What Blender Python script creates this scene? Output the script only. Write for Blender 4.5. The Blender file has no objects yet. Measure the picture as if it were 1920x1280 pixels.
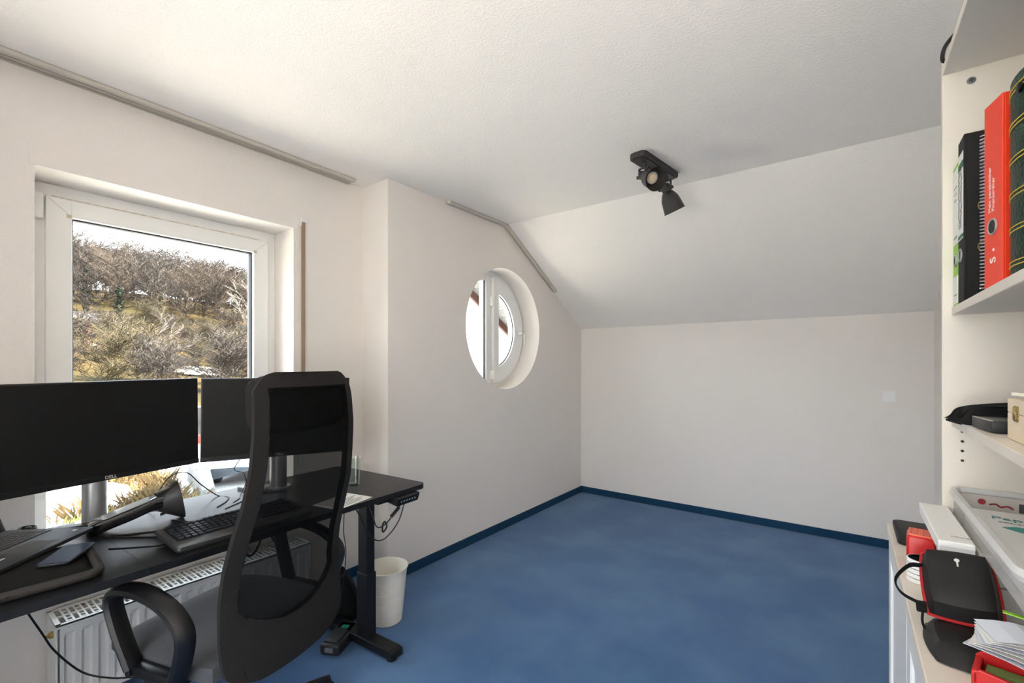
import bpy, bmesh, math, random
from mathutils import Vector, Matrix
from math import sin, cos, pi, radians

# ------------------------------------------------------------------ camera, world, sun, exposure
scene = bpy.context.scene
col = scene.collection
CAM_H = 1.36
cam_d = bpy.data.cameras.new('camera')
cam = bpy.data.objects.new('camera', cam_d)
col.objects.link(cam)
cam.location = (0, 0, CAM_H)
cam.rotation_euler = (radians(90), 0, math.atan(630 / 853))
cam_d.sensor_width = 36
cam_d.lens = 36 * 853 / 1920
cam_d.shift_y = (683 - 640) / 1920
cam_d.clip_start = 0.02
cam_d.clip_end = 2000
scene.camera = cam

SKY = 3.4
world = bpy.data.worlds.new('World')
scene.world = world
world.use_nodes = True
wn = world.node_tree.nodes
wtc = wn.new('ShaderNodeTexCoord')
wsep = wn.new('ShaderNodeSeparateXYZ')
wramp = wn.new('ShaderNodeValToRGB')
wramp.color_ramp.elements[0].position = 0.0
wramp.color_ramp.elements[0].color = (0.97, 0.98, 1.0, 1)
wramp.color_ramp.elements[1].position = 1.0
wramp.color_ramp.elements[1].color = (0.58, 0.76, 1.0, 1)
world.node_tree.links.new(wtc.outputs['Generated'], wsep.inputs[0])
world.node_tree.links.new(wsep.outputs['Z'], wramp.inputs[0])
world.node_tree.links.new(wramp.outputs[0], wn['Background'].inputs[0])
wn['Background'].inputs[1].default_value = SKY

sun_d = bpy.data.lights.new('sun', 'SUN')
sun_d.energy = 26.0
sun_d.angle = radians(0.6)
sun_d.color = (1.0, 0.90, 0.74)
sun = bpy.data.objects.new('sun', sun_d)
col.objects.link(sun)
sun.rotation_euler = Vector((-0.28, -0.52, -0.80)).to_track_quat('-Z', 'Y').to_euler()

vs = scene.view_settings
scene.display_settings.display_device = 'sRGB'
vs.view_transform = 'Standard'
vs.look = 'None'
vs.gamma = 1
vs.use_curve_mapping = False
vs.exposure = 1.34
cy = scene.cycles
cy.max_bounces = 10
cy.diffuse_bounces = 6
cy.glossy_bounces = 4
cy.transmission_bounces = 6
cy.transparent_max_bounces = 12
cy.sample_clamp_indirect = 8
cy.caustics_reflective = False
cy.caustics_refractive = False
cy.use_denoising = True
cy.use_adaptive_sampling = True
cy.adaptive_threshold = 0.02

def portal(name, loc, direction, sx, sy):
    d = bpy.data.lights.new(name, 'AREA')
    d.shape = 'RECTANGLE'
    d.size = sx
    d.size_y = sy
    d.cycles.is_portal = True
    o = bpy.data.objects.new(name, d)
    col.objects.link(o)
    o.location = loc
    o.rotation_euler = Vector(direction).to_track_quat('-Z', 'Y').to_euler()
    return o

portal('portal_window', (-2.80, 0.84, 1.28), (1, 0, 0), 1.2, 1.9)
portal('portal_round', (-2.56, 3.036, 1.657), (1, 0, 0), 1.05, 1.05)
portal('portal_rear', (-0.49, -1.86, 1.2), (0, 1, 0), 1.9, 2.45)

# ------------------------------------------------------------------ materials
MATS = {}

def mat(name, color, rough=0.6, metal=0.0, spec=0.5, bump=None, vary=None, coat=0.0, trans=0.0, sheen=0.0):
    """bump=(scale, strength, distance); vary=(scale, second colour, low, high)"""
    if name in MATS:
        return MATS[name]
    m = bpy.data.materials.new(name)
    m.use_nodes = True
    nt = m.node_tree
    p = nt.nodes['Principled BSDF']
    p.inputs['Base Color'].default_value = (*color, 1)
    p.inputs['Roughness'].default_value = rough
    p.inputs['Metallic'].default_value = metal
    p.inputs['Specular IOR Level'].default_value = spec
    p.inputs['Coat Weight'].default_value = coat
    p.inputs['Transmission Weight'].default_value = trans
    p.inputs['Sheen Weight'].default_value = sheen
    tc = None
    if bump or vary:
        tc = nt.nodes.new('ShaderNodeTexCoord')
    if vary:
        n = nt.nodes.new('ShaderNodeTexNoise')
        n.inputs['Scale'].default_value = vary[0]
        n.inputs['Detail'].default_value = 5
        r = nt.nodes.new('ShaderNodeValToRGB')
        r.color_ramp.elements[0].position = vary[2]
        r.color_ramp.elements[1].position = vary[3]
        r.color_ramp.elements[0].color = (*color, 1)
        r.color_ramp.elements[1].color = (*vary[1], 1)
        nt.links.new(tc.outputs['Object'], n.inputs['Vector'])
        nt.links.new(n.outputs['Fac'], r.inputs['Fac'])
        nt.links.new(r.outputs['Color'], p.inputs['Base Color'])
    if bump:
        n = nt.nodes.new('ShaderNodeTexNoise')
        n.inputs['Scale'].default_value = bump[0]
        n.inputs['Detail'].default_value = 3
        b = nt.nodes.new('ShaderNodeBump')
        b.inputs['Strength'].default_value = bump[1]
        b.inputs['Distance'].default_value = bump[2]
        nt.links.new(tc.outputs['Object'], n.inputs['Vector'])
        nt.links.new(n.outputs['Fac'], b.inputs['Height'])
        nt.links.new(b.outputs['Normal'], p.inputs['Normal'])
    MATS[name] = m
    return m

def glass_mat(name, tint, ior=1.35, rough=0.0, extra=0.0):
    """thin clear pane: transparent with a Fresnel reflection"""
    m = bpy.data.materials.new(name)
    m.use_nodes = True
    nt = m.node_tree
    nt.nodes.remove(nt.nodes['Principled BSDF'])
    out = nt.nodes['Material Output']
    t = nt.nodes.new('ShaderNodeBsdfTransparent')
    t.inputs[0].default_value = (*tint, 1)
    g = nt.nodes.new('ShaderNodeBsdfGlossy')
    g.inputs['Roughness'].default_value = rough
    lw = nt.nodes.new('ShaderNodeLayerWeight')
    lw.inputs['Blend'].default_value = 0.5
    pw = nt.nodes.new('ShaderNodeMath')
    pw.operation = 'POWER'
    pw.inputs[1].default_value = 4.5
    nt.links.new(lw.outputs['Facing'], pw.inputs[0])
    f = nt.nodes.new('ShaderNodeMath')
    f.operation = 'MULTIPLY_ADD'
    f.inputs[1].default_value = 0.7
    f.inputs[2].default_value = 0.03 + extra
    nt.links.new(pw.outputs[0], f.inputs[0])
    mx = nt.nodes.new('ShaderNodeMixShader')
    nt.links.new(f.outputs[0], mx.inputs[0])
    nt.links.new(t.outputs[0], mx.inputs[1])
    nt.links.new(g.outputs[0], mx.inputs[2])
    nt.links.new(mx.outputs[0], out.inputs[0])
    MATS[name] = m
    return m

def film_mat(name, color, opacity, rough=0.35, spec=0.5):
    """translucent fabric or plastic film"""
    m = bpy.data.materials.new(name)
    m.use_nodes = True
    nt = m.node_tree
    p = nt.nodes['Principled BSDF']
    p.inputs['Base Color'].default_value = (*color, 1)
    p.inputs['Roughness'].default_value = rough
    p.inputs['Specular IOR Level'].default_value = spec
    p.inputs['Alpha'].default_value = opacity
    MATS[name] = m
    return m

M_WALL = mat('plaster_white', (0.83, 0.783, 0.74), 0.9, spec=0.2, bump=(170, 0.35, 0.004))
M_CEIL = mat('plaster_ceiling', (0.91, 0.872, 0.836), 0.9, spec=0.2, bump=(120, 0.4, 0.005))
M_CARPET = mat('carpet_blue', (0.038, 0.122, 0.285), 0.95, spec=0.1, bump=(420, 0.6, 0.004),
               vary=(2.6, (0.078, 0.182, 0.350), 0.38, 0.68), sheen=0.25)
M_CBASE = mat('carpet_strip', (0.010, 0.050, 0.105), 0.9, spec=0.2, bump=(400, 0.4, 0.003))
M_PVC = mat('window_plastic', (0.86, 0.86, 0.85), 0.35, bump=None)
M_GASKET = mat('gasket', (0.02, 0.022, 0.03), 0.6)
M_SEAL = mat('yellowed_sealant', (0.55, 0.47, 0.34), 0.8, vary=(40, (0.75, 0.70, 0.6), 0.4, 0.65))
M_STRAP = mat('shutter_strap', (0.36, 0.25, 0.17), 0.85, bump=(300, 0.3, 0.001))
M_RAIL = mat('curtain_rail_white', (0.60, 0.56, 0.49), 0.4)
M_GROOVE = mat('rail_groove', (0.22, 0.19, 0.155), 0.7)
M_HOLE = mat('dark_hole', (0.03, 0.028, 0.026), 0.8)
M_DESK = mat('black_desktop', (0.008, 0.0085, 0.010), 0.33, spec=0.32, bump=(500, 0.12, 0.0006), vary=(5, (0.014, 0.0135, 0.014), 0.4, 0.7))
M_STEEL = mat('black_steel', (0.007, 0.007, 0.008), 0.45, spec=0.35, bump=(700, 0.1, 0.0004))
M_BPLAST = mat('black_plastic', (0.007, 0.007, 0.008), 0.38, spec=0.35)
M_BGLOSS = mat('black_gloss', (0.010, 0.010, 0.012), 0.12)
M_SCREEN = mat('screen_off', (0.006, 0.006, 0.006), 0.5, spec=0.22)
M_SILVER = mat('silver_metal', (0.50, 0.51, 0.53), 0.35, metal=0.7)
M_GREY = mat('grey_plastic', (0.16, 0.165, 0.17), 0.4)
M_DKGREY = mat('dark_grey_plastic', (0.025, 0.025, 0.026), 0.4, spec=0.4)
M_LOGO = mat('pale_print', (0.62, 0.62, 0.60), 0.5)
M_FABRIC = mat('charcoal_fabric', (0.013, 0.012, 0.0115), 0.95, spec=0.2, bump=(900, 0.6, 0.001), vary=(600, (0.024, 0.022, 0.021), 0.4, 0.6))
M_SEAT = mat('grey_seat_fabric', (0.045, 0.047, 0.052), 0.95, spec=0.2, bump=(800, 0.6, 0.001), vary=(500, (0.072, 0.075, 0.082), 0.4, 0.6), sheen=0.2)
M_MESH = film_mat('chair_mesh', (0.005, 0.005, 0.005), 0.86, 0.9, 0.05)
M_RADI = mat('radiator_enamel', (0.80, 0.78, 0.74), 0.35)
M_BRASS = mat('brass', (0.45, 0.31, 0.12), 0.35, metal=0.9)
M_BIN = mat('bin_plastic', (0.78, 0.75, 0.68), 0.5)
M_PAPER = mat('white_paper', (0.82, 0.81, 0.79), 0.8)
M_SHELF = mat('white_melamine', (0.74, 0.68, 0.60), 0.5, bump=(300, 0.05, 0.0005))
M_CAB = mat('white_cabinet', (0.76, 0.76, 0.76), 0.45)
M_RED = mat('red_binder', (0.80, 0.045, 0.012), 0.4)
M_REDP = mat('red_plastic', (0.55, 0.012, 0.012), 0.35)
M_ORANGE = mat('coral_top', (0.80, 0.17, 0.10), 0.5)
M_GREEN = mat('green_leather', (0.004, 0.030, 0.015), 0.4, spec=0.2, bump=(160, 0.8, 0.003))
M_GOLD = mat('gold_print', (0.75, 0.52, 0.05), 0.4)
M_LIME = mat('lime_card', (0.26, 0.55, 0.03), 0.5)
M_BLKCARD = mat('black_card', (0.010, 0.0095, 0.009), 0.7, spec=0.3, bump=(300, 0.3, 0.001))
M_PINE = mat('pale_wood', (0.72, 0.58, 0.42), 0.6, vary=(14, (0.78, 0.66, 0.50), 0.35, 0.65))
M_CHARCOAL = mat('charcoal_metal', (0.032, 0.030, 0.028), 0.5)
M_BULB = mat('spot_lens', (0.75, 0.62, 0.42), 0.3)
M_LENSRIM = mat('spot_lens_rim', (0.55, 0.52, 0.44), 0.3)
M_TEAL = mat('teal_print', (0.02, 0.30, 0.29), 0.5)
M_DKRED = mat('dark_red_print', (0.33, 0.02, 0.03), 0.5)
M_CLOTH = mat('black_cloth', (0.007, 0.007, 0.0075), 0.9, spec=0.2, bump=(500, 0.5, 0.001))
M_NEO = mat('black_hard_shell', (0.011, 0.0105, 0.010), 0.5, spec=0.35, bump=(900, 0.4, 0.0006))
M_SLEEVE = mat('grey_sleeve', (0.022, 0.019, 0.017), 0.8, bump=(700, 0.5, 0.001))
M_KEYTOP = mat('black_keys', (0.020, 0.021, 0.024), 0.28)
M_LAPTOP = mat('laptop_deck', (0.022, 0.023, 0.026), 0.45, bump=(600, 0.2, 0.0004))
M_BLUESCR = mat('phone_glass', (0.003, 0.022, 0.065), 0.12, spec=0.2)
M_SOFFIT = mat('soffit_paint', (0.13, 0.135, 0.14), 0.7, vary=(6, (0.16, 0.165, 0.17), 0.4, 0.6))
M_BARGE = mat('brown_barge_board', (0.055, 0.016, 0.009), 0.7)
M_ZINC = mat('zinc', (0.35, 0.37, 0.38), 0.5, metal=0.3)
M_RENDER = mat('white_render', (0.80, 0.79, 0.77), 0.9)
M_ROOF = mat('roof_tile', (0.12, 0.07, 0.055), 0.8)
M_DARKWIN = mat('far_window', (0.06, 0.07, 0.08), 0.15)
M_CONCRETE = mat('concrete', (0.16, 0.15, 0.135), 0.9, vary=(6, (0.24, 0.23, 0.21), 0.35, 0.65), bump=(20, 0.4, 0.02))
M_GLASS = glass_mat('pane_glass', (0.96, 0.98, 0.98))
M_TUMBLER = glass_mat('tumbler_glass', (0.93, 0.96, 0.95), 1.45, extra=0.06)
M_CLEAR = film_mat('clear_plastic', (0.72, 0.70, 0.68), 0.30)
M_CLEARRIM = film_mat('clear_plastic_rim', (0.78, 0.78, 0.77), 0.62)

# ------------------------------------------------------------------ builders
class B:
    def __init__(self):
        self.bm = bmesh.new()

    def _xf(self, verts, mtx):
        if mtx is not None:
            for v in verts:
                v.co = mtx @ v.co

    def box(self, x0, x1, y0, y1, z0, z1, bev=0.0, seg=2, mtx=None):
        r = bmesh.ops.create_cube(self.bm, size=1.0)
        vs_ = r['verts']
        for v in vs_:
            v.co = Vector(((x0 + x1) / 2 + v.co.x * (x1 - x0), (y0 + y1) / 2 + v.co.y * (y1 - y0), (z0 + z1) / 2 + v.co.z * (z1 - z0)))
        allv = vs_
        if bev > 0:
            es = list({e for v in vs_ for e in v.link_edges})
            rr = bmesh.ops.bevel(self.bm, geom=es, offset=bev, segments=seg, affect='EDGES', profile=0.5)
            allv = list({v for f in rr['faces'] for v in f.verts} | {v for v in vs_ if v.is_valid})
        self._xf(allv, mtx)
        return self

    def prism(self, pts, axis, a0, a1, mtx=None, bev=0.0):
        """extrude a 2-D polygon along an axis: 'x' -> pts are (y,z), 'y' -> (x,z), 'z' -> (x,y)"""
        def mk(p, a):
            return {'x': (a, p[0], p[1]), 'y': (p[0], a, p[1]), 'z': (p[0], p[1], a)}[axis]
        lo = [self.bm.verts.new(mk(p, a0)) for p in pts]
        hi = [self.bm.verts.new(mk(p, a1)) for p in pts]
        n = len(pts)
        fs = [self.bm.faces.new(lo[::-1]), self.bm.faces.new(hi)]
        for i in range(n):
            fs.append(self.bm.faces.new((lo[i], lo[(i + 1) % n], hi[(i + 1) % n], hi[i])))
        bmesh.ops.recalc_face_normals(self.bm, faces=fs)
        allv = lo + hi
        if bev > 0:
            es = list(set(fs[0].edges) | set(fs[1].edges))
            rr = bmesh.ops.bevel(self.bm, geom=es, offset=bev, segments=2, affect='EDGES', profile=0.5)
            allv = list({v for f in rr['faces'] for v in f.verts} | {v for v in allv if v.is_valid})
        self._xf(allv, mtx)
        return self

    def lathe(self, prof, seg=24, mtx=None, cap0=True, cap1=True):
        rings = []
        for (r, z) in prof:
            rings.append([self.bm.verts.new((r * cos(2 * pi * i / seg), r * sin(2 * pi * i / seg), z)) for i in range(seg)])
        for a, b in zip(rings[:-1], rings[1:]):
            for i in range(seg):
                self.bm.faces.new((a[i], a[(i + 1) % seg], b[(i + 1) % seg], b[i]))
        if cap0:
            self.bm.faces.new(rings[0][::-1])
        if cap1:
            self.bm.faces.new(rings[-1])
        self._xf([v for r in rings for v in r], mtx)
        return self

    def tube(self, pts, r, seg=8, closed=False, flat=None, smooth=True):
        """sweep a circle (or an ellipse: flat=(rx, ry)) along points"""
        P = [Vector(p) for p in pts]
        if smooth and len(P) > 2:
            P = catmull(P, closed)
        n = len(P)
        rs = r if isinstance(r, (list, tuple)) else None
        rings = []
        up = Vector((0, 0, 1))
        prev = None
        for i in range(n):
            if closed:
                t = (P[(i + 1) % n] - P[i - 1]).normalized()
            else:
                t = (P[min(i + 1, n - 1)] - P[max(i - 1, 0)]).normalized()
            if prev is None:
                a = t.cross(up)
                if a.length < 1e-3:
                    a = t.cross(Vector((0, 1, 0)))
                a.normalize()
            else:
                a = (prev - t * prev.dot(t)).normalized()
            prev = a
            b = t.cross(a).normalized()
            rr = rs[0] + (rs[-1] - rs[0]) * i / (n - 1) if rs else r
            rx, ry = (flat if flat else (rr, rr))
            rings.append([self.bm.verts.new(P[i] + a * rx * cos(2 * pi * k / seg) + b * ry * sin(2 * pi * k / seg)) for k in range(seg)])
        m = n if closed else n - 1
        for i in range(m):
            A, C = rings[i], rings[(i + 1) % n]
            for k in range(seg):
                self.bm.faces.new((A[k], A[(k + 1) % seg], C[(k + 1) % seg], C[k]))
        if not closed:
            self.bm.faces.new(rings[0][::-1])
            self.bm.faces.new(rings[-1])
        return self

    def grid(self, rows, thick=None):
        """rows: list of lists of points; thick: solid of that thickness along the grid normals"""
        vv = [[self.bm.verts.new(p) for p in row] for row in rows]
        fs = []
        for i in range(len(rows) - 1):
            for j in range(len(rows[0]) - 1):
                fs.append(self.bm.faces.new((vv[i][j], vv[i][j + 1], vv[i + 1][j + 1], vv[i + 1][j])))
        if thick:
            bmesh.ops.recalc_face_normals(self.bm, faces=fs)
            bmesh.ops.solidify(self.bm, geom=fs, thickness=thick)
        return self


def catmull(P, closed=False, k=5):
    out = []
    n = len(P)
    rng = n if closed else n - 1
    for i in range(rng):
        if closed:
            p0, p1, p2, p3 = P[i - 1], P[i], P[(i + 1) % n], P[(i + 2) % n]
        else:
            p1, p2 = P[i], P[i + 1]
            p0 = P[i - 1] if i else p1 * 2 - p2
            p3 = P[i + 2] if i + 2 < n else p2 * 2 - p1
        for j in range(k):
            t = j / k
            out.append(0.5 * ((2 * p1) + (p2 - p0) * t + (2 * p0 - 5 * p1 + 4 * p2 - p3) * t * t + (3 * p1 - p0 - 3 * p2 + p3) * t ** 3))
    if not closed:
        out.append(P[-1])
    return out


def obj(name, b, m, parent=None, loc=(0, 0, 0), rot=(0, 0, 0), smooth=False, label=None):
    me = bpy.data.meshes.new(name)
    bmesh.ops.recalc_face_normals(b.bm, faces=b.bm.faces[:])
    b.bm.to_mesh(me)
    b.bm.free()
    me.materials.append(m)
    if smooth:
        for p in me.polygons:
            p.use_smooth = True
        try:
            me.set_sharp_from_angle(angle=radians(38))
        except Exception:
            pass
    o = bpy.data.objects.new(name, me)
    col.objects.link(o)
    o.location = loc
    o.rotation_euler = rot
    if parent is not None:
        o.parent = parent
    if label:
        o['label'] = label
    return o


def tag(o, label, cat, group=None):
    o['label'] = label
    o['category'] = cat
    if group:
        o['group'] = group
    return o


def thing(name, label, cat, loc=(0, 0, 0), rotz=0.0, group=None, rot=None):
    o = bpy.data.objects.new(name, None)
    o.empty_display_size = 0.05
    col.objects.link(o)
    o.location = loc
    o.rotation_euler = rot if rot else (0, 0, rotz)
    return tag(o, label, cat, group)


def struct(name, b, m, parent=None, **k):
    o = obj(name, b, m, parent, **k)
    if parent is None:
        o['kind'] = 'structure'
    return o


def struct_root(name, loc=(0, 0, 0)):
    o = bpy.data.objects.new(name, None)
    o.empty_display_size = 0.05
    col.objects.link(o)
    o.location = loc
    o['kind'] = 'structure'
    return o


def share(src, name, parent, loc, rot=(0, 0, 0), scale=None):
    """another piece with the same mesh data"""
    o = bpy.data.objects.new(name, src.data if hasattr(src, 'data') else src)
    col.objects.link(o)
    o.parent = parent
    o.location = loc
    o.rotation_euler = rot
    if scale:
        o.scale = scale
    return o


def text(body, name, m, parent, loc, rot, size, align='CENTER', extrude=0.0002, mtx=None):
    c = bpy.data.curves.new(name, 'FONT')
    c.body = body
    c.size = size
    c.align_x = align
    c.align_y = 'CENTER'
    c.extrude = extrude
    c.materials.append(m)
    tmp = bpy.data.objects.new(name, c)
    col.objects.link(tmp)
    me = bpy.data.meshes.new_from_object(tmp.evaluated_get(bpy.context.evaluated_depsgraph_get()))
    bpy.data.objects.remove(tmp)
    bpy.data.curves.remove(c)
    if not me.materials:
        me.materials.append(m)
    o = bpy.data.objects.new(name, me)
    col.objects.link(o)
    o.parent = parent
    if mtx is not None:
        o.matrix_local = mtx
    else:
        o.location = loc
        o.rotation_euler = rot
    return o


def frame_mtx(origin, right, up):
    r = Vector(right).normalized()
    u = Vector(up)
    u = (u - r * u.dot(r)).normalized()
    n = r.cross(u)
    m = Matrix.Identity(4)
    for i in range(3):
        m[i][0] = r[i]
        m[i][1] = u[i]
        m[i][2] = n[i]
        m[i][3] = origin[i]
    return m


def rounded_rect(x0, x1, y0, y1, r, n=5):
    pts = []
    for cx, cy_, a0 in ((x1 - r, y1 - r, 0), (x0 + r, y1 - r, 90), (x0 + r, y0 + r, 180), (x1 - r, y0 + r, 270)):
        for i in range(n + 1):
            a = radians(a0 + 90 * i / n)
            pts.append((cx + r * cos(a), cy_ + r * sin(a)))
    return pts

# ------------------------------------------------------------------ room shell
XL, XR2, XR = -2.556, -2.300, 0.49          # window wall, round-window wall, right wall
XOUT = -2.92
YS, YB, YF = 1.816, 4.36, -1.75             # step, back wall, rear wall
ZC, YK, ZK = 2.515, 3.0, 1.737              # ceiling, kink, knee height
WY0, WY1, WZ0, WZ1 = 0.322, 1.353, 0.45, 2.14
RCY, RCZ, RR = 3.036, 1.657, 0.503

b = B()
b.box(XOUT, XR + 0.3, YF - 0.3, YB + 0.3, -0.25, 0.0)
struct('floor', b, M_CARPET)

b = B()
b.box(XOUT, XL, YF - 0.12, WY0, 0, 2.62)
b.box(XOUT, XL, WY1, YS + 0.3, 0, 2.62)
b.box(XOUT, XL, WY0, WY1, 0, WZ0)
b.box(XOUT, XL, WY0, WY1, WZ1, 2.62)
struct('wall_left', b, M_WALL)

# wall with the round opening
def ray_out(a, poly):
    d = (cos(a), sin(a))
    best = None
    for i in range(len(poly)):
        (x1, y1), (x2, y2) = poly[i], poly[(i + 1) % len(poly)]
        ex, ey = x2 - x1, y2 - y1
        den = d[0] * ey - d[1] * ex
        if abs(den) < 1e-9:
            continue
        t = ((x1 - RCY) * ey - (y1 - RCZ) * ex) / den
        s = ((x1 - RCY) * d[1] - (y1 - RCZ) * d[0]) / den
        if t > 0 and -1e-6 <= s <= 1 + 1e-6 and (best is None or t < best):
            best = t
    return (RCY + d[0] * best, RCZ + d[1] * best)

zk_ext = ZK - (ZC - ZK) / (YB - YK) * 0.3
outline = [(YS, -0.05), (YB + 0.3, -0.05), (YB + 0.3, zk_ext + 0.06), (YK, ZC + 0.06), (YS, ZC + 0.06)]
angs = sorted([2 * pi * i / 72 for i in range(72)] + [math.atan2(p[1] - RCZ, p[0] - RCY) % (2 * pi) for p in outline])
b = B()
rings = []
for X in (XR2, -2.60):
    ci = [b.bm.verts.new((X, RCY + RR * cos(a), RCZ + RR * sin(a))) for a in angs]
    co = [b.bm.verts.new((X, *ray_out(a, outline))) for a in angs]
    rings.append((ci, co))
n = len(angs)
for i in range(n):
    j = (i + 1) % n
    (ci, co), (ci2, co2) = rings
    b.bm.faces.new((ci[i], co[i], co[j], ci[j]))
    b.bm.faces.new((ci2[i], ci2[j], co2[j], co2[i]))
    b.bm.faces.new((ci[i], ci[j], ci2[j], ci2[i]))
    b.bm.faces.new((co[i], co2[i], co2[j], co[j]))
struct('wall_round_window', b, M_WALL)

b = B()
b.box(XOUT, XR + 0.3, YB, YB + 0.3, -0.05, ZK + 0.1)
struct('wall_back', b, M_WALL)
b = B()
b.box(XR, XR + 0.3, YF - 0.12, YB + 0.3, -0.05, 2.62)
struct('wall_right', b, M_WALL)
RX0, RX1, RZ1 = -1.48, 0.47, 2.48  # opening for the assumed rear door, out of view
b = B()
b.box(XOUT, RX0, YF - 0.3, YF, 0, 2.62)
b.box(RX1, XR + 0.3, YF - 0.3, YF, 0, 2.62)
b.box(RX0, RX1, YF - 0.3, YF, RZ1, 2.62)
struct('wall_rear', b, M_WALL)
b = B()
b.box(XOUT, XR + 0.3, YF - 0.3, YK, ZC, ZC + 0.25)
struct('ceiling', b, M_CEIL)
b = B()
sl = (ZC - ZK) / (YB - YK)
b.prism([(YK, ZC), (YB + 0.3, ZC - sl * (YB + 0.3 - YK)), (YB + 0.3, ZC - sl * (YB + 0.3 - YK) + 0.28), (YK, ZC + 0.25)], 'x', XOUT, XR + 0.3)
struct('ceiling_slope', b, M_CEIL)

b = B()
b.box(-5.0, 4.0, -9.5, YF - 0.3, -0.25, -0.05)  # unseen pale slab added to bounce sunlight through the rear door onto the ceiling
struct('floor_bounce_slab', b, mat('bounce_slab_stone', (0.78, 0.75, 0.71), 0.8, vary=(3, (0.72, 0.69, 0.65), 0.4, 0.6)))

# carpet strips used as baseboards
BH, BT = 0.062, 0.012
b = B()
b.box(XR2, XR2 + BT, YS, YB, 0, BH, 0.002, 1)
struct('baseboard_round_wall', b, M_CBASE)
b = B()
b.box(XR2, XR, YB - BT, YB, 0, BH, 0.002, 1)
struct('baseboard_back', b, M_CBASE)
b = B()
b.box(XL, XL + BT, YF, YS, 0, BH, 0.002, 1)
struct('baseboard_left', b, M_CBASE)
b = B()
b.box(XL, XR2 + BT, YS - BT, YS, 0, BH, 0.002, 1)
struct('baseboard_step', b, M_CBASE)
b = B()
b.box(XR - BT, XR, 1.66, YB - BT, 0, BH, 0.002, 1)
struct('baseboard_right', b, M_CBASE)

# faint raised plaster band over the window
b = B()
b.box(XL, XL + 0.004, WY0 - 0.015, WY1 + 0.03, WZ1, WZ1 + 0.045)
struct('trim_1', b, M_WALL)

# ------------------------------------------------------------------ main window
w1 = struct_root('window_1', (-2.77, (WY0 + WY1) / 2, WZ0))
def W(x, y, z):
    return (x + 2.77, y - (WY0 + WY1) / 2, z - WZ0)

def wbox(bb, x0, x1, y0, y1, z0, z1, bev=0.004):
    a = W(x0, y0, z0)
    c = W(x1, y1, z1)
    bb.box(a[0], c[0], a[1], c[1], a[2], c[2], bev)

ZT0, ZT1 = 0.985, 1.065                      # transom between the fixed lower light and the sash
b = B()
wbox(b, -2.85, -2.77, WY0, WY0 + 0.062, WZ0, WZ1)
wbox(b, -2.85, -2.77, WY1 - 0.062, WY1, WZ0, WZ1)
wbox(b, -2.85, -2.77, WY0 + 0.055, WY1 - 0.055, WZ1 - 0.068, WZ1)
wbox(b, -2.85, -2.77, WY0 + 0.055, WY1 - 0.055, WZ0, WZ0 + 0.065)
wbox(b, -2.85, -2.77, WY0 + 0.055, WY1 - 0.055, ZT0, ZT1)
obj('window_frame', b, M_PVC, w1)
SY0, SY1, SZ1 = 0.378, 1.303, 2.082
GY0, GY1, GZ1 = 0.462, 1.222, 2.005
b = B()
for (y0, y1, z0, z1) in ((SY0, GY0, ZT1 - 0.01, SZ1), (GY1, SY1, ZT1 - 0.01, SZ1), (GY0 - 0.005, GY1 + 0.005, GZ1, SZ1), (GY0 - 0.005, GY1 + 0.005, ZT1 - 0.01, ZT1 + 0.07)):
    wbox(b, -2.83, -2.748, y0, y1, z0, z1)
sash = obj('sash', b, M_PVC, w1)
b = B()
for (y0, y1, z0, z1) in ((GY0, GY0 + 0.006, ZT1 + 0.07, GZ1), (GY1 - 0.006, GY1, ZT1 + 0.07, GZ1), (GY0, GY1, GZ1 - 0.006, GZ1)):
    wbox(b, -2.80, -2.772, y0, y1, z0, z1, 0)
obj('gasket', b, M_GASKET, sash)
b = B()
a0, a1 = W(-2.795, GY0 - 0.01, ZT1 + 0.06), W(-2.789, GY1 + 0.01, GZ1 + 0.01)
b.box(a0[0], a1[0], a0[1], a1[1], a0[2], a1[2])
obj('pane', b, M_GLASS, sash)
b = B()
a0, a1 = W(-2.815, WY0 + 0.055, WZ0 + 0.06), W(-2.809, WY1 - 0.055, ZT0 + 0.01)
b.box(a0[0], a1[0], a0[1], a1[1], a0[2], a1[2])
obj('pane', b, M_GLASS, w1)
b = B()
wbox(b, -2.772, -2.766, SY0 + 0.02, SY1 - 0.04, WZ1 - 0.062, WZ1 - 0.050, 0)
obj('sealant_strip', b, M_SEAL, w1, label='yellowed sealant line above the sash')
b = B()
wbox(b, -2.772, -2.738, WY0 + 0.018, WY0 + 0.05, 1.98, 2.09, 0.006)
obj('hinge', b, M_PVC, w1)
for yy in (GY0 - 0.012, GY1 + 0.008):
    b = B()
    wbox(b, -2.75, -2.7465, yy - 0.007, yy + 0.010, GZ1 - 0.004, GZ1 + 0.012, 0)
    obj('corner_block', b, M_SEAL, sash)
for (ya, yb2) in ((SY0, GY0), (SY1, GY1)):
    b = B()
    p0, p1 = Vector(W(-2.7476, ya, SZ1)), Vector(W(-2.7476, yb2, GZ1))
    b.tube([p0, p1], 0.0008, 4, smooth=False)
    obj('mitre_joint', b, M_RAIL, sash)
b = B()
b.box(-2.77, XL + 0.03, WY0 + 0.002, WY1 - 0.002, WZ0 - 0.01, WZ0 + 0.02, 0.005)
struct('sill_window', b, M_PVC)

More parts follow.
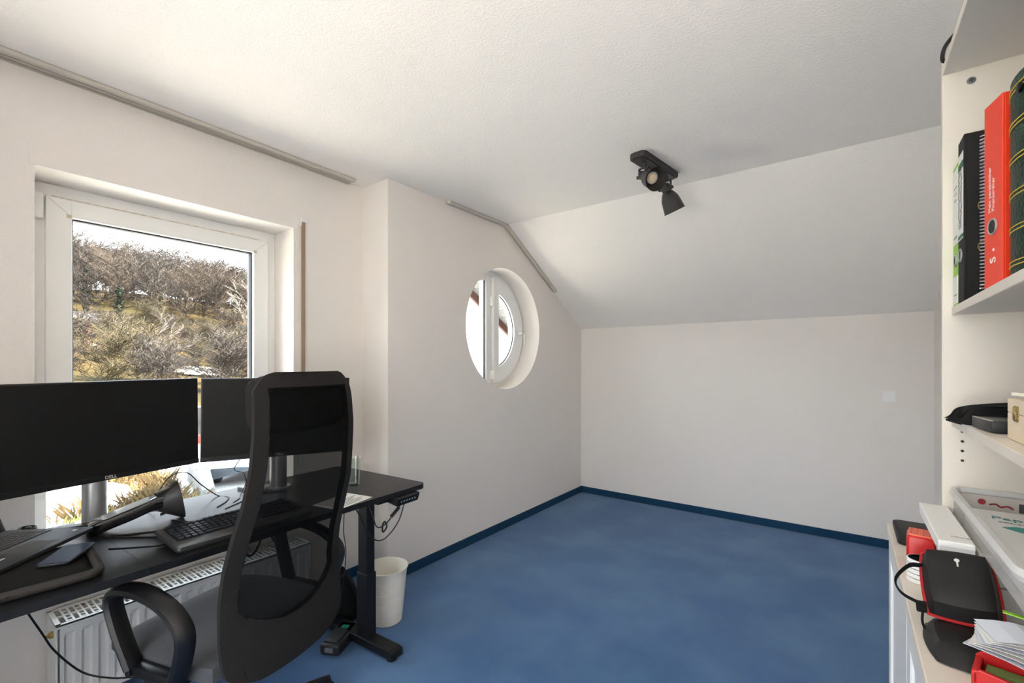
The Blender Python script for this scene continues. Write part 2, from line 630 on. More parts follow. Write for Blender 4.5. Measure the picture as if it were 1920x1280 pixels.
# roller-shutter strap beside the window
t = thing('shutter_strap', 'brown roller-shutter strap hanging beside the big window', 'strap', (XL, 1.407, 0.9))
b = B()
b.box(0.006, 0.009, -0.011, 0.011, 0.0, 1.29)
obj('strap', b, M_STRAP, t)
b = B()
b.box(0.0, 0.014, -0.019, 0.019, 1.285, 1.312, 0.003)
b.box(0.0, 0.014, -0.019, -0.012, 1.26, 1.29, 0.002)
obj('strap_guide', b, M_PVC, t)
b = B()
b.box(0.0, 0.016, -0.025, 0.025, -0.12, 0.02, 0.006)
obj('winder_plate', b, M_PVC, t)

# ------------------------------------------------------------------ round window
w2 = struct_root('window_2', (-2.485, RCY, RCZ))

def ring_sector(bb, r0, r1, x0, x1, a0=0.0, a1=2 * pi, seg=64, closed=True):
    n_ = seg
    rows = []
    for i in range(n_ + (0 if closed else 1)):
        a = a0 + (a1 - a0) * i / n_
        c_, s_ = cos(a), sin(a)
        rows.append([bb.bm.verts.new(p) for p in ((x1, r0 * c_, r0 * s_), (x1, r1 * c_, r1 * s_), (x0, r1 * c_, r1 * s_), (x0, r0 * c_, r0 * s_))])
    m_ = n_ if closed else n_
    for i in range(m_):
        A = rows[i]
        C = rows[(i + 1) % len(rows)]
        for k in range(4):
            bb.bm.faces.new((A[k], A[(k + 1) % 4], C[(k + 1) % 4], C[k]))
    if not closed:
        bb.bm.faces.new(rows[0][::-1])
        bb.bm.faces.new(rows[-1])

b = B()
ring_sector(b, 0.425, RR + 0.002, -0.08, 0.0)
obj('round_frame', b, M_PVC, w2)
b = B()
b.box(-0.08, 0.006, -0.045, 0.020, -0.46, 0.46, 0.004)
mull = obj('mullion', b, M_PVC, w2)
b = B()
b.box(-0.03, -0.012, -0.047, -0.045, -0.44, 0.44)
b.box(-0.02, -0.004, -0.0585, -0.057, -0.43, 0.43)
obj('gasket', b, M_GASKET, mull)
# fixed half-moon
def half_disc(bb, r, y_cut, x0, x1, side, inset_seg=40):
    a_lim = math.acos(max(-1, min(1, y_cut / r))) if side > 0 else math.acos(max(-1, min(1, -y_cut / r)))
    pts = []
    for i in range(inset_seg + 1):
        a = -a_lim + 2 * a_lim * i / inset_seg
        pts.append((side * r * cos(a), r * sin(a)))
    bb.prism(pts, 'x', x0, x1)

b = B()
half_disc(b, 0.43, -0.045, -0.045, -0.040, -1)
obj('pane', b, M_GLASS, w2)
# opening sash, a half-moon ring
yc, ycg, rs, rg = 0.024, 0.105, 0.455, 0.335
outer, inner = [], []
N = 40
ao, ai = math.acos(yc / rs), math.acos(ycg / rg)
for i in range(N + 1):
    a = -ao + 2 * ao * i / N
    outer.append((rs * cos(a), rs * sin(a)))
    a = -ai + 2 * ai * i / N
    inner.append((rg * cos(a), rg * sin(a)))
b = B()
vo = [[b.bm.verts.new((x, *p)) for p in outer] for x in (0.030, -0.05)]
vi = [[b.bm.verts.new((x, *p)) for p in inner] for x in (0.022, -0.05)]
for i in range(N + 1):
    j = (i + 1) % (N + 1)
    b.bm.faces.new((vo[0][i], vo[0][j], vi[0][j], vi[0][i]))
    b.bm.faces.new((vo[1][i], vi[1][i], vi[1][j], vo[1][j]))
    b.bm.faces.new((vo[0][i], vo[1][i], vo[1][j], vo[0][j]))
    b.bm.faces.new((vi[0][i], vi[0][j], vi[1][j], vi[1][i]))
sash2 = obj('sash', b, M_PVC, w2)
b = B()
pts = [(0.004, *p) for p in [(y * 0.985 + 0.004, z * 0.985) for y, z in inner]]
b.tube(pts[::2], 0.004, 6, closed=True, smooth=False)
obj('gasket', b, M_GASKET, sash2)
b = B()
b.prism([(y + 0.001, z) for y, z in [(y * 1.02, z * 1.02) for y, z in inner]], 'x', -0.016, -0.011)
obj('pane', b, M_GLASS, sash2)
for zz in (0.245, -0.385):
    b = B()
    b.lathe([(0.008, -0.045), (0.008, 0.045)], 12, Matrix.Translation((0.034, 0.020, zz)))
    b.box(0.004, 0.036, 0.000, 0.022, zz - 0.04, zz + 0.04, 0.004)
    obj('hinge', b, M_PVC, sash2, smooth=True)
b = B()
b.box(0.028, 0.036, 0.378, 0.408, -0.055, 0.025, 0.003)
b.lathe([(0.008, 0), (0.008, 0.03)], 10, Matrix.Translation((0.034, 0.393, -0.012)) @ Matrix.Rotation(pi / 2, 4, 'Y'))
b.tube([(0.062, 0.385, -0.010), (0.064, 0.425, -0.010), (0.064, 0.435, -0.03), (0.062, 0.436, -0.115)], 0.0075, 8)
obj('handle', b, M_PVC, sash2, smooth=True)

# ------------------------------------------------------------------ unseen glazed door, assumed behind the camera and added to light the room
w3 = struct_root('window_assumed_rear', ((RX0 + RX1) / 2, YF - 0.15, 0))
hw = (RX1 - RX0) / 2
b = B()
for (x0, x1, z0, z1) in ((-hw, -hw + 0.07, 0, RZ1), (hw - 0.07, hw, 0, RZ1), (-hw, hw, RZ1 - 0.07, RZ1), (-hw, hw, 0, 0.07), (-0.05, 0.05, 0, RZ1)):
    b.box(x0, x1, -0.04, 0.04, z0, z1, 0.005)
obj('window_frame', b, M_PVC, w3)
for s in (-1, 1):
    b = B()
    b.box(min(s * 0.04, s * (hw - 0.06)), max(s * 0.04, s * (hw - 0.06)), -0.003, 0.003, 0.06, RZ1 - 0.06)
    obj('pane', b, M_GLASS, w3)

# ------------------------------------------------------------------ unseen uplighter added behind the camera to brighten the ceiling
t = thing('added_uplighter', 'slim black uplighter added behind the base cabinet to brighten the ceiling', 'lamp', (0.27, -0.20, 0))
b = B()
b.lathe([(0.14, 0.0), (0.14, 0.015), (0.02, 0.03)], 32)
obj('base', b, M_STEEL, t, smooth=True)
b = B()
b.lathe([(0.012, 0.02), (0.012, 1.18)], 16)
obj('pole', b, M_STEEL, t, smooth=True)
b = B()
b.lathe([(0.02, 1.17), (0.06, 1.18), (0.15, 1.23), (0.19, 1.32), (0.186, 1.32), (0.146, 1.24), (0.06, 1.195)], 32)
obj('lamp_shade', b, M_PVC, t, smooth=True)
ld_ = bpy.data.lights.new('fill_uplight', 'AREA')  # added fill light, thrown up at the ceiling from out of view
ld_.shape = 'DISK'
ld_.size = 0.20
ld_.energy = 8
ld_.color = (1.0, 0.88, 0.74)
lo = bpy.data.objects.new('fill_uplight', ld_)
col.objects.link(lo)
lo.parent = t
lo.location = (0, 0, 1.225)
lo.rotation_euler = (pi, 0, 0)

# ------------------------------------------------------------------ unseen cupboard-shaped block added to shade the left wall
t = thing('light_blocker', 'tall white two-door block added in the rear corner to shade the left wall', 'light_blocker', (-2.54, -1.73, 0))
b = B()
b.box(0.0, 1.05, 0.0, 1.16, 0.0, 2.30, 0.003, 1)
obj('body', b, M_PVC, t)
for k in range(2):
    b = B()
    b.box(0.004 + k * 0.523, 0.523 + k * 0.523, 1.161, 1.18, 0.06, 2.29, 0.003, 1)
    dr = obj('door', b, M_PVC, t)
    b = B()
    b.box(0.47 + k * 0.08, 0.485 + k * 0.08, 1.18, 1.205, 0.95, 1.12, 0.004)
    obj('handle', b, M_SILVER, dr)

# ------------------------------------------------------------------ curtain rails
t = thing('curtain_rail', 'long pale curtain track fixed to the ceiling above the big window', 'curtain rail', (XL, 0.2, ZC))
b = B()
y0, y1 = -1.5, 1.505
b.prism([(0.002, 0.0), (0.002, -0.013), (0.006, -0.013), (0.006, -0.004), (0.026, -0.004), (0.026, -0.013), (0.031, -0.013), (0.031, -0.004), (0.055, -0.004), (0.055, -0.013), (0.084, -0.016), (0.088, -0.012), (0.088, 0.0)], 'y', y0, y1)
obj('track', b, M_RAIL, t)
b = B()
for xx in (0.0262, 0.0552):
    b.box(xx, xx + 0.0014, y0, y1, -0.0138, -0.012)
b.box(0.006, 0.026, y0, y1, -0.0048, -0.0041)
b.box(0.0872, 0.0886, y0, y1, -0.0016, -0.0004)
obj('groove', b, M_GROOVE, t)
for k in range(5):
    b = B()
    b.lathe([(0.006, -0.0055), (0.006, -0.0035)], 10, Matrix.Translation((0.043, 1.36 - k * 0.30, 0)))
    obj('screw_hole', b, M_HOLE, t)

t = thing('curtain_rail', 'short kinked curtain track following the ceiling above the round window', 'curtain rail', (XR2, YK, ZC))
dy = cos(math.atan(sl))
for nm, ya, yb_ in (('track', 2.318, 3.0), ('track', 3.0, 3.78)):
    b = B()
    za, zb = 0.0, (0.0 if yb_ <= 3.0 else -sl * (yb_ - 3.0))
    prof = [(0.002, 0.0), (0.002, -0.014), (0.006, -0.014), (0.006, -0.005), (0.017, -0.005), (0.017, -0.014), (0.043, -0.016), (0.046, -0.013), (0.046, 0.0)]
    va = [b.bm.verts.new((x, ya - YK, za + z)) for x, z in prof]
    vb = [b.bm.verts.new((x, yb_ - YK, zb + z)) for x, z in prof]
    b.bm.faces.new(va[::-1])
    b.bm.faces.new(vb)
    for q in range(len(prof)):
        q2 = (q + 1) % len(prof)
        b.bm.faces.new((va[q], va[q2], vb[q2], vb[q]))
    seg = obj('track', b, M_RAIL, t)
    b = B()
    for (xx, z0, z1) in ((0.0172, -0.0128, -0.0148), (0.0452, -0.0004, -0.0022)):
        b.prism([(ya - YK, za + z0), (yb_ - YK, zb + z0), (yb_ - YK, zb + z1), (ya - YK, za + z1)], 'x', xx, xx + 0.0014)
    obj('groove', b, M_GROOVE, seg)
    for f in (0.15, 0.85):
        b = B()
        yy = ya - YK + (yb_ - ya) * f
        zz = za + (zb - za) * f
        b.box(0.009, 0.013, yy - 0.003, yy + 0.003, zz - 0.0065, zz - 0.0045)
        obj('screw_hole', b, M_HOLE, seg)

# ------------------------------------------------------------------ wall switch
t = thing('light_switch', 'white square light switch on the blue-lit back wall', 'switch', (0.244, YB, 1.122))
b = B()
b.box(-0.042, 0.042, -0.011, 0.0, -0.043, 0.043, 0.003)
obj('plate', b, M_PVC, t)
b = B()
b.box(-0.034, 0.034, -0.014, -0.008, -0.035, 0.035, 0.003)
obj('rocker', b, M_PVC, t)

# ------------------------------------------------------------------ ceiling spot lamp
t = thing('ceiling_spotlight', 'charcoal two-headed spotlight bar on the white ceiling', 'lamp', (-0.895, 2.60, ZC), radians(-8))
b = B()
b.prism(rounded_rect(-0.05, 0.05, -0.215, 0.215, 0.03), 'z', -0.03, 0.0, bev=0.004)
b.prism(rounded_rect(-0.036, 0.036, -0.20, 0.20, 0.025), 'z', -0.036, -0.028)
base = obj('base_plate', b, M_CHARCOAL, t, smooth=True)
for yy in (-0.05, 0.06):
    b = B()
    b.lathe([(0.005, -0.0385), (0.005, -0.035)], 10, Matrix.Translation((0.02, yy, 0)))
    obj('screw', b, M_HOLE, base)

def spot_head(yp, aim, swing):
    b = B()
    b.lathe([(0.012, -0.06), (0.012, -0.035)], 12, Matrix.Translation((0, yp, 0)))
    b.box(-0.030, 0.030, yp - 0.009, yp + 0.009, -0.064, -0.058, 0.002)
    for s in (-1, 1):
        b.box(s * 0.030 - 0.004, s * 0.030 + 0.004, yp - 0.009, yp + 0.009, -0.115, -0.058, 0.002)
        b.lathe([(0.010, -0.004), (0.010, 0.010)], 10, Matrix.Translation((s * 0.034, yp, -0.105)) @ Matrix.Rotation(s * pi / 2, 4, 'Y'))
    yoke = obj('yoke', b, M_CHARCOAL, t, smooth=True)
    d = Vector(aim).normalized()
    q = d.to_track_quat('Z', 'Y').to_matrix().to_4x4()
    mtx = Matrix.Translation(Vector((0, yp, -0.105))) @ q
    b = B()
    b.lathe([(0.024, -0.026), (0.026, -0.020), (0.026, 0.018), (0.030, 0.022), (0.040, 0.040), (0.050, 0.062), (0.055, 0.090), (0.060, 0.135), (0.063, 0.142),
             (0.060, 0.142), (0.055, 0.128), (0.046, 0.085), (0.040, 0.078)], 28, mtx, cap1=True)
    sh = obj('lamp_shade', b, M_CHARCOAL, t, smooth=True)
    b = B()
    b.lathe([(0.031, 0.078), (0.031, 0.094), (0.026, 0.096)], 24, mtx)
    bulb = obj('bulb', b, M_LENSRIM, sh, smooth=True)
    b = B()
    b.lathe([(0.021, 0.0962), (0.021, 0.098), (0.012, 0.1005)], 20, mtx)
    obj('lens', b, M_BULB, bulb, smooth=True)

spot_head(-0.125, (0.67, -0.42, -0.42), 0)
spot_head(0.135, (0.22, 0.38, -0.9), 0)

# ------------------------------------------------------------------ standing desk
DT = 0.768
desk = thing('standing_desk', 'black height-adjustable desk under the big window', 'desk', (-2.0, 0.76, 0), radians(2.9))
b = B()
b.prism([p if p[1] > 0 else (0.345 if p[0] > 0 else -0.352, -0.335) for p in rounded_rect(-0.352, 0.345, -0.335, 0.80, 0.035)][:12] + [(-0.352, -0.335), (0.345, -0.335)], 'z', DT - 0.023, DT)
obj('tabletop_panel', b, M_DESK, desk)
b = B()
b.prism([(0.345, -0.336), (-0.352, -0.336)] + rounded_rect(-0.352, 0.345, -0.82, -0.336, 0.035)[12:], 'z', DT - 0.023, DT)
obj('tabletop_panel', b, M_DESK, desk)
b = B()
for xx in (-0.12, 0.12):
    b.box(xx - 0.02, xx + 0.02, -0.7, 0.62, DT - 0.06, DT - 0.024, 0.003)
obj('crossbeam', b, M_STEEL, desk)
for yy in (0.585, -0.66):
    leg = bpy.data.objects.new('leg', None)
    col.objects.link(leg)
    leg.parent = desk
    leg.location = (0.155, yy, 0)
    b = B()
    b.box(-0.038, 0.038, -0.028, 0.028, 0.05, 0.36, 0.003)
    obj('outer_column', b, M_STEEL, leg)
    b = B()
    b.box(-0.033, 0.033, -0.023, 0.023, 0.35, DT - 0.06, 0.003)
    obj('inner_column', b, M_STEEL, leg)
    b = B()
    b.prism([(0.215, 0.018), (0.215, 0.048), (0.195, 0.055), (-0.40, 0.055), (-0.42, 0.048), (-0.42, 0.018)], 'y', -0.035, 0.035, bev=0.003)
    obj('foot', b, M_STEEL, leg)
    for xx in (0.18, -0.38):
        b = B()
        b.lathe([(0.024, 0), (0.026, 0.004), (0.026, 0.014), (0.012, 0.019)], 14, Matrix.Translation((xx, 0, 0)))
        obj('glide', b, M_BPLAST, leg)
    b = B()
    b.box(-0.26, 0.12, -0.03, 0.03, DT - 0.062, DT - 0.024, 0.003)
    obj('top_bracket', b, M_STEEL, leg)
ctl = bpy.data.objects.new('control_panel', None)
col.objects.link(ctl)
ctl.parent = desk
ctl.location = (0.305, 0.665, DT - 0.024)
b = B()
b.prism([(0.062, -0.006), (0.048, -0.042), (-0.03, -0.030), (-0.03, 0.0), (0.055, 0.0)], 'y', -0.068, 0.068, bev=0.003)
obj('housing', b, M_BPLAST, ctl)
nrm = Vector((0.036, 0, -0.014)).normalized()
for k in range(6):
    b = B()
    m4 = frame_mtx(Vector((0.0558, -0.045 + k * 0.017, -0.023)), (0, 1, 0), (0.014, 0, 0.036))
    b.box(-0.0028, 0.0028, -0.0028, 0.0028, -0.0005, 0.001, mtx=m4)
    obj('button', b, M_LOGO, ctl)

# cable hanging from the control panel
t = thing('control_cable', 'thin black cable looping from the desk control panel to the leg', 'cable', (-1.75, 1.36, 0.6))
b = B()
b.tube([(0.05, 0.075, 0.115), (0.045, 0.03, 0.07), (0.03, -0.02, 0.02), (0.0, -0.04, 0.01), (-0.02, -0.05, 0.06), (-0.05, -0.06, 0.14)], 0.003, 7)
obj('cord', b, M_BPLAST, t, smooth=True)
b = B()
b.tube([(0.052, 0.085, 0.125), (0.050, 0.045, 0.025), (0.03, -0.01, -0.04), (0.005, -0.045, -0.05), (-0.01, -0.08, -0.01), (-0.03, -0.12, 0.09), (-0.06, -0.14, 0.145)], 0.003, 7)
obj('cord', b, M_BPLAST, t, smooth=True)
b = B()
b.tube([(0.047, 0.05, 0.087), (0.037, 0.01, 0.05)], 0.008, 8)
obj('cord_plug', b, M_BPLAST, t, smooth=True)
b = B()
b.tube([(0.03, -0.02, 0.035), (0.045, -0.02, 0.015), (0.03, -0.03, -0.01), (0.015, -0.02, 0.015)], 0.004, 7, closed=True)
obj('cable_tie', b, M_BPLAST, t, smooth=True)

# ------------------------------------------------------------------ monitors
def monitor(name, label, a, bb_, z0, z1, roll, brand):
    a = Vector((a[0], a[1], 0))
    c = Vector((bb_[0], bb_[1], 0))
    mid = (a + c) / 2
    w = (c - a).length
    tdir = (c - a).normalized()
    rz = math.atan2(tdir.y, tdir.x)          # local +x runs along the panel, local -y faces the viewer
    t_ = thing(name, label, 'monitor', (mid.x, mid.y, z0), rz)
    h = z1 - z0
    R = Matrix.Rotation(roll, 4, 'Y')
    b_ = B()
    b_.box(-w / 2, w / 2, 0.0, 0.018, 0, h, 0.004, mtx=R)
    b_.box(-w / 2 + 0.06, w / 2 - 0.06, 0.016, 0.045, 0.05, h - 0.05, 0.012, mtx=R)
    obj('housing', b_, M_BPLAST, t_, smooth=True)
    b_ = B()
    b_.box(-w / 2 + 0.006, w / 2 - 0.006, -0.0012, 0.001, 0.021, h - 0.006, mtx=R)
    obj('screen', b_, M_SCREEN, t_)
    b_ = B()
    b_.box(-w / 2, w / 2, -0.003, 0.001, 0.0, 0.020, 0.0015, mtx=R)
    bez = obj('bezel', b_, M_BPLAST, t_)
    if brand:
        text(brand, 'lettering', M_LOGO, bez, (0, -0.0034, 0.010), (pi / 2, 0, 0), 0.016)
    # arm and pole clamped to the desk
    b_ = B()
    b_.lathe([(0.037, DT - z0), (0.037, h * 0.55)], 24, Matrix.Translation((0, 0.115, 0)))
    b_.lathe([(0.055, DT - z0 + 0.0005), (0.055, DT - z0 + 0.008)], 24, Matrix.Translation((0, 0.115, 0)))
    obj('pole', b_, M_SILVER, t_, smooth=True)
    b_ = B()
    b_.box(-0.03, 0.03, 0.043, 0.10, h * 0.42, h * 0.52, 0.004)
    b_.box(-0.05, 0.05, 0.043, 0.052, h * 0.35, h * 0.62, 0.003)
    obj('mount_bracket', b_, M_SILVER, t_)
    return t_

monitor('monitor', 'black monitor whose lower bezel sits above the silver pole and cables', (-2.110, 0.165), (-2.224, 0.766), 0.940, 1.300, radians(-0.5), 'DELL')
monitor('monitor', 'black monitor half hidden behind the tall mesh chair back', (-2.2245, 0.7705), (-1.9835, 1.3285), 0.938, 1.298, radians(0.6), 'DELL')

# ------------------------------------------------------------------ office chair
ch = thing('office_chair', 'tall charcoal office chair with see-through mesh back at the desk', 'chair', (-1.716, 0.73, 0), radians(196))
Z_ = [0.395, 0.42, 0.48, 0.55, 0.65, 0.75, 0.85, 0.95, 1.05, 1.15, 1.25, 1.30, 1.335]
X_ = [-0.24, -0.238, -0.23, -0.222, -0.215, -0.23, -0.26, -0.292, -0.308, -0.315, -0.310, -0.300, -0.290]
W_ = [0.205, 0.228, 0.242, 0.244, 0.240, 0.238, 0.233, 0.224, 0.214, 0.211, 0.206, 0.202, 0.197]

def interp(z, zs, vs_):
    if z <= zs[0]:
        return vs_[0]
    for i in range(len(zs) - 1):
        if z <= zs[i + 1]:
            f = (z - zs[i]) / (zs[i + 1] - zs[i])
            f = f
            return vs_[i] + (vs_[i + 1] - vs_[i]) * f
    return vs_[-1]

def back_pt(z, v, dx=0.0):
    """point on the back: v in -1..1 across, curved a little around the sitter"""
    w = interp(z, Z_, W_)
    return (interp(z, Z_, X_) + 0.035 * v * v + dx - 0.02, v * w, z)

def mesh_lim(v):
    """lower edge of the mesh opening"""
    return 0.545 + 0.075 * abs(v) ** 2.5

NV = 17
vs_o = [-1 + 2 * i / (NV - 1) for i in range(NV)]
MV = 0.80
def frame_patch(z0f, z1f, va, vb, nz, nv):
    rows = []
    for i in range(nz + 1):
        row = []
        for j in range(nv + 1):
            v = va + (vb - va) * j / nv
            z0 = z0f(v) if callable(z0f) else z0f
            z1 = z1f(v) if callable(z1f) else z1f
            z = z0 + (z1 - z0) * i / nz
            row.append(back_pt(z, v))
        rows.append(row)
    return rows

def top_lim(v):
    return 1.337 - 0.055 * (max(0, abs(v) - 0.68) / 0.32) ** 2.2

def bot_lim(v):
    return 0.395 + 0.05 * max(0, abs(v) - 0.6) ** 2 / 0.16
b = B()
b.grid(frame_patch(bot_lim, lambda v: mesh_lim(max(-1, min(1, v / MV))), -MV, MV, 5, 14), 0.020)
b.grid(frame_patch(lambda v: 1.285 - 0.02 * max(0, abs(v) - 0.5), top_lim, -MV, MV, 2, 14), 0.020)
for s in (-1, 1):
    b.grid(frame_patch(bot_lim, top_lim, s * MV, s * 1.0, 34, 3), 0.020)
bmesh.ops.remove_doubles(b.bm, verts=b.bm.verts[:], dist=0.0005)
obj('back_frame', b, M_FABRIC, ch, smooth=True)
b = B()
b.grid(frame_patch(lambda v: mesh_lim(max(-1, min(1, v / MV))) - 0.005, 1.29, -MV - 0.01, MV + 0.01, 26, 14))
obj('back_mesh', b, M_MESH, ch, smooth=True)
# headrest pad on the front of the back
b = B()
for sgn in (1, -1):
    rows = []
    for i in range(13):
        u = -1 + 2 * i / 12
        row = []
        for v in vs_o:
            e = max(0.0, (1 - abs(u) ** 4) * (1 - abs(v) ** 8)) ** 0.5
            row.append(back_pt(1.238 + 0.093 * u * (1 - 0.22 * v ** 6), v * 0.985 * (1 - 0.10 * u ** 6), 0.040 + (0.046 if sgn > 0 else -0.022) * e))
        rows.append(row)
    b.grid(rows)
bmesh.ops.remove_doubles(b.bm, verts=b.bm.verts[:], dist=0.0005)
obj('headrest', b, M_FABRIC, ch, smooth=True)
# seat
b = B()
rows_t = []
NS = 14
for i in range(NS + 1):
    row = []
    for j in range(NS + 1):
        u, v = -1 + 2 * i / NS, -1 + 2 * j / NS
        x, y = u * math.sqrt(1 - v * v * 0.18), v * math.sqrt(1 - u * u * 0.18)
        e = max(abs(u), abs(v))
        z = 0.505 - 0.03 * (e ** 6) - 0.012 * (1 - y * y) * (1 - (x * x)) - (0.02 * max(0, u - 0.5) ** 2 * 4)
        row.append((0.062 + 0.258 * x, 0.265 * y, z))
    rows_t.append(row)
b.grid(rows_t)
edge = [v for v in b.bm.verts if any(len(e.link_faces) == 1 for e in v.link_edges)]
bnd = [e for e in b.bm.edges if len(e.link_faces) == 1]
r = bmesh.ops.extrude_edge_only(b.bm, edges=bnd)
nv = [g for g in r['geom'] if isinstance(g, bmesh.types.BMVert)]
for v in nv:
    v.co = Vector((v.co.x * 1.0, v.co.y * 1.0, 0.432))
bnd = [e for e in b.bm.edges if len(e.link_faces) == 1]
r = bmesh.ops.extrude_edge_only(b.bm, edges=bnd)
nv = [g for g in r['geom'] if isinstance(g, bmesh.types.BMVert)]
for v in nv:
    v.co = Vector((0.062 + (v.co.x - 0.062) * 0.9, v.co.y * 0.9, 0.42))
bmesh.ops.contextual_create(b.bm, geom=[e for e in b.bm.edges if len(e.link_faces) == 1])
obj('seat', b, M_SEAT, ch, smooth=True)
# armrests
for s in (1, -1):
    b = B()
    y = 0.300 * s
    pts = [(0.095, y * 0.97, 0.452), (0.135, y, 0.545), (0.165, y * 1.02, 0.640), (0.135, y * 1.02, 0.683), (0.03, y * 1.02, 0.694), (-0.085, y * 1.02, 0.668), (-0.150, y * 1.02, 0.612), (-0.135, y, 0.530), (-0.095, y * 0.97, 0.452)]
    b.tube(pts, 0.018, 10, flat=(0.028, 0.019))
    obj('armrest', b, M_BPLAST, ch, smooth=True)
    b = B()
    b.box(-0.105, 0.11, y * 0.97 - 0.03, y * 0.97 + 0.012, 0.428, 0.464, 0.012)
    b.box(-0.06, 0.06, min(y * 0.5, y * 0.95), max(y * 0.5, y * 0.95), 0.40, 0.425, 0.004)
    obj('armrest_bracket', b, M_BPLAST, ch, smooth=True)
    for xx in (0.09, -0.09):
        b = B()
        b.lathe([(0.012, 0), (0.012, 0.008), (0.006, 0.011)], 12, Matrix.Translation((xx, y * 0.97 + s * 0.012, 0.445)) @ Matrix.Rotation(-s * pi / 2, 4, 'X'))
        obj('bolt', b, M_BPLAST, ch, smooth=True)
b = B()
b.box(-0.20, 0.12, -0.09, 0.09, 0.375, 0.419, 0.01)
b.tube([(-0.15, 0, 0.39), (-0.19, 0, 0.40), (-0.212, 0, 0.46), (-0.214, 0, 0.52)], 0.02, 8, flat=(0.05, 0.008))
obj('tilt_mechanism', b, M_BPLAST, ch, smooth=True)
b = B()
b.lathe([(0.03, 0.06), (0.03, 0.2), (0.018, 0.205), (0.018, 0.38)], 18)
obj('gas_column', b, M_BPLAST, ch, smooth=True)
for k in range(5):
    a = radians(72 * k + 36)
    b = B()
    b.tube([(0.02 * cos(a), 0.02 * sin(a), 0.10), (0.18 * cos(a), 0.18 * sin(a), 0.095), (0.32 * cos(a), 0.32 * sin(a), 0.075)], [0.03, 0.018], 8)
    lg = obj('base_leg', b, M_BPLAST, ch, smooth=True)
    b = B()
    for q in (-1, 1):
        b.lathe([(0.004, -0.009), (0.026, -0.009), (0.0285, -0.004), (0.0285, 0.004), (0.026, 0.009), (0.004, 0.009)], 16,
                Matrix.Translation((0.325 * cos(a) - q * 0.014 * sin(a), 0.325 * sin(a) + q * 0.014 * cos(a), 0.0287)) @ Matrix.Rotation(a, 4, 'Z') @ Matrix.Rotation(pi / 2, 4, 'X'))
    obj('caster', b, M_BPLAST, lg, smooth=True)

# ------------------------------------------------------------------ radiator
RYL, RYR, RXB, RXF, RZ0, RZT = 0.352, 1.352, -2.535, -2.368, 0.066, 0.386
rad = thing('radiator', 'white ribbed panel radiator low under the window', 'radiator', (RXB, RYL, 0))
RD = RXF - RXB
b = B()
prof = []
ny = 20
P = 1.0 / ny
for k in range(ny):
    y = 0.012 + k * (1.0 - 0.024) / ny
    p = (1.0 - 0.024) / ny
    prof += [(y, 0.0), (y + p * 0.22, 0.0), (y + p * 0.36, -0.010), (y + p * 0.72, -0.010), (y + p * 0.86, 0.0)]
prof.append((1.0 - 0.012, 0.0))
rows = []
for z, dep in ((RZ0 + 0.004, 0), (RZ0 + 0.035, 0), (RZ0 + 0.05, 1), (RZT - 0.05, 1), (RZT - 0.035, 0), (RZT - 0.012, 0)):
    rows.append([(RD - 0.001 + x * dep, y, z) for y, x in prof])
b.grid(rows, 0.004)
obj('front_panel', b, M_RADI, rad)
b = B()
b.box(0.005, 0.02, 0.012, 0.988, RZ0 + 0.004, RZT - 0.012, 0.002)
obj('rear_panel', b, M_RADI, rad)
for y0 in (0.0, 0.994):
    b = B()
    b.box(0.004, RD + 0.002, y0, y0 + 0.006, RZ0 + 0.02, RZT, 0.002)
    obj('side_panel', b, M_RADI, rad)
b = B()
for (x0, x1) in ((0.0, 0.014), (RD - 0.012, RD + 0.004), (RD * 0.5 - 0.003, RD * 0.5 + 0.005)):
    b.box(x0, x1, 0, 1.0, RZT - 0.006, RZT + 0.001, 0.001, 1)
b.box(RD, RD + 0.004, 0, 1.0, RZT - 0.014, RZT + 0.001, 0.001, 1)
b.box(0.0, RD + 0.004, 0.0, 0.016, RZT - 0.006, RZT + 0.001, 0.001, 1)
b.box(0.0, RD + 0.004, 0.984, 1.0, RZT - 0.006, RZT + 0.001, 0.001, 1)
gr = obj('grille', b, M_RADI, rad)
b = B()
b.box(0.010, RD - 0.006, -0.003, 0.003, RZT - 0.005, RZT)
first = obj('slat', b, M_RADI, gr, loc=(0, 0.035, 0))
nsl = 50
for k in range(1, nsl):
    share(first, 'slat', gr, (0, 0.035 + k * (0.93 / (nsl - 1)), 0))
b = B()
for k in range(0, nsl - 1, 2):
    yk = 0.035 + k * (0.93 / (nsl - 1))
    for xx in (RD * 0.28, RD * 0.70, RD * 0.86):
        b.box(xx - 0.004, xx + 0.003, yk, yk + 0.019, RZT - 0.005, RZT - 0.0005)
obj('grille_bridges', b, M_RADI, gr)['kind'] = 'stuff'
b = B()
b.lathe([(0.013, 0), (0.013, 0.012), (0.008, 0.014), (0.008, 0.022)], 12, Matrix.Translation((RD * 0.72, 0.002, RZT - 0.045)) @ Matrix.Rotation(pi / 2, 4, 'X'))
obj('vent_plug', b, M_BRASS, rad, smooth=True, label='brass plug')
b = B()
b.box(RD + 0.001, RD + 0.026, 0.545, 0.585, RZT - 0.105, RZT - 0.012, 0.009, 3)
hm = obj('heat_meter', b, M_PVC, rad, smooth=True, label='white heat meter clipped to the front')
b = B()
b.box(RD + 0.0255, RD + 0.0268, 0.553, 0.577, RZT - 0.062, RZT - 0.050)
obj('display', b, M_HOLE, hm)

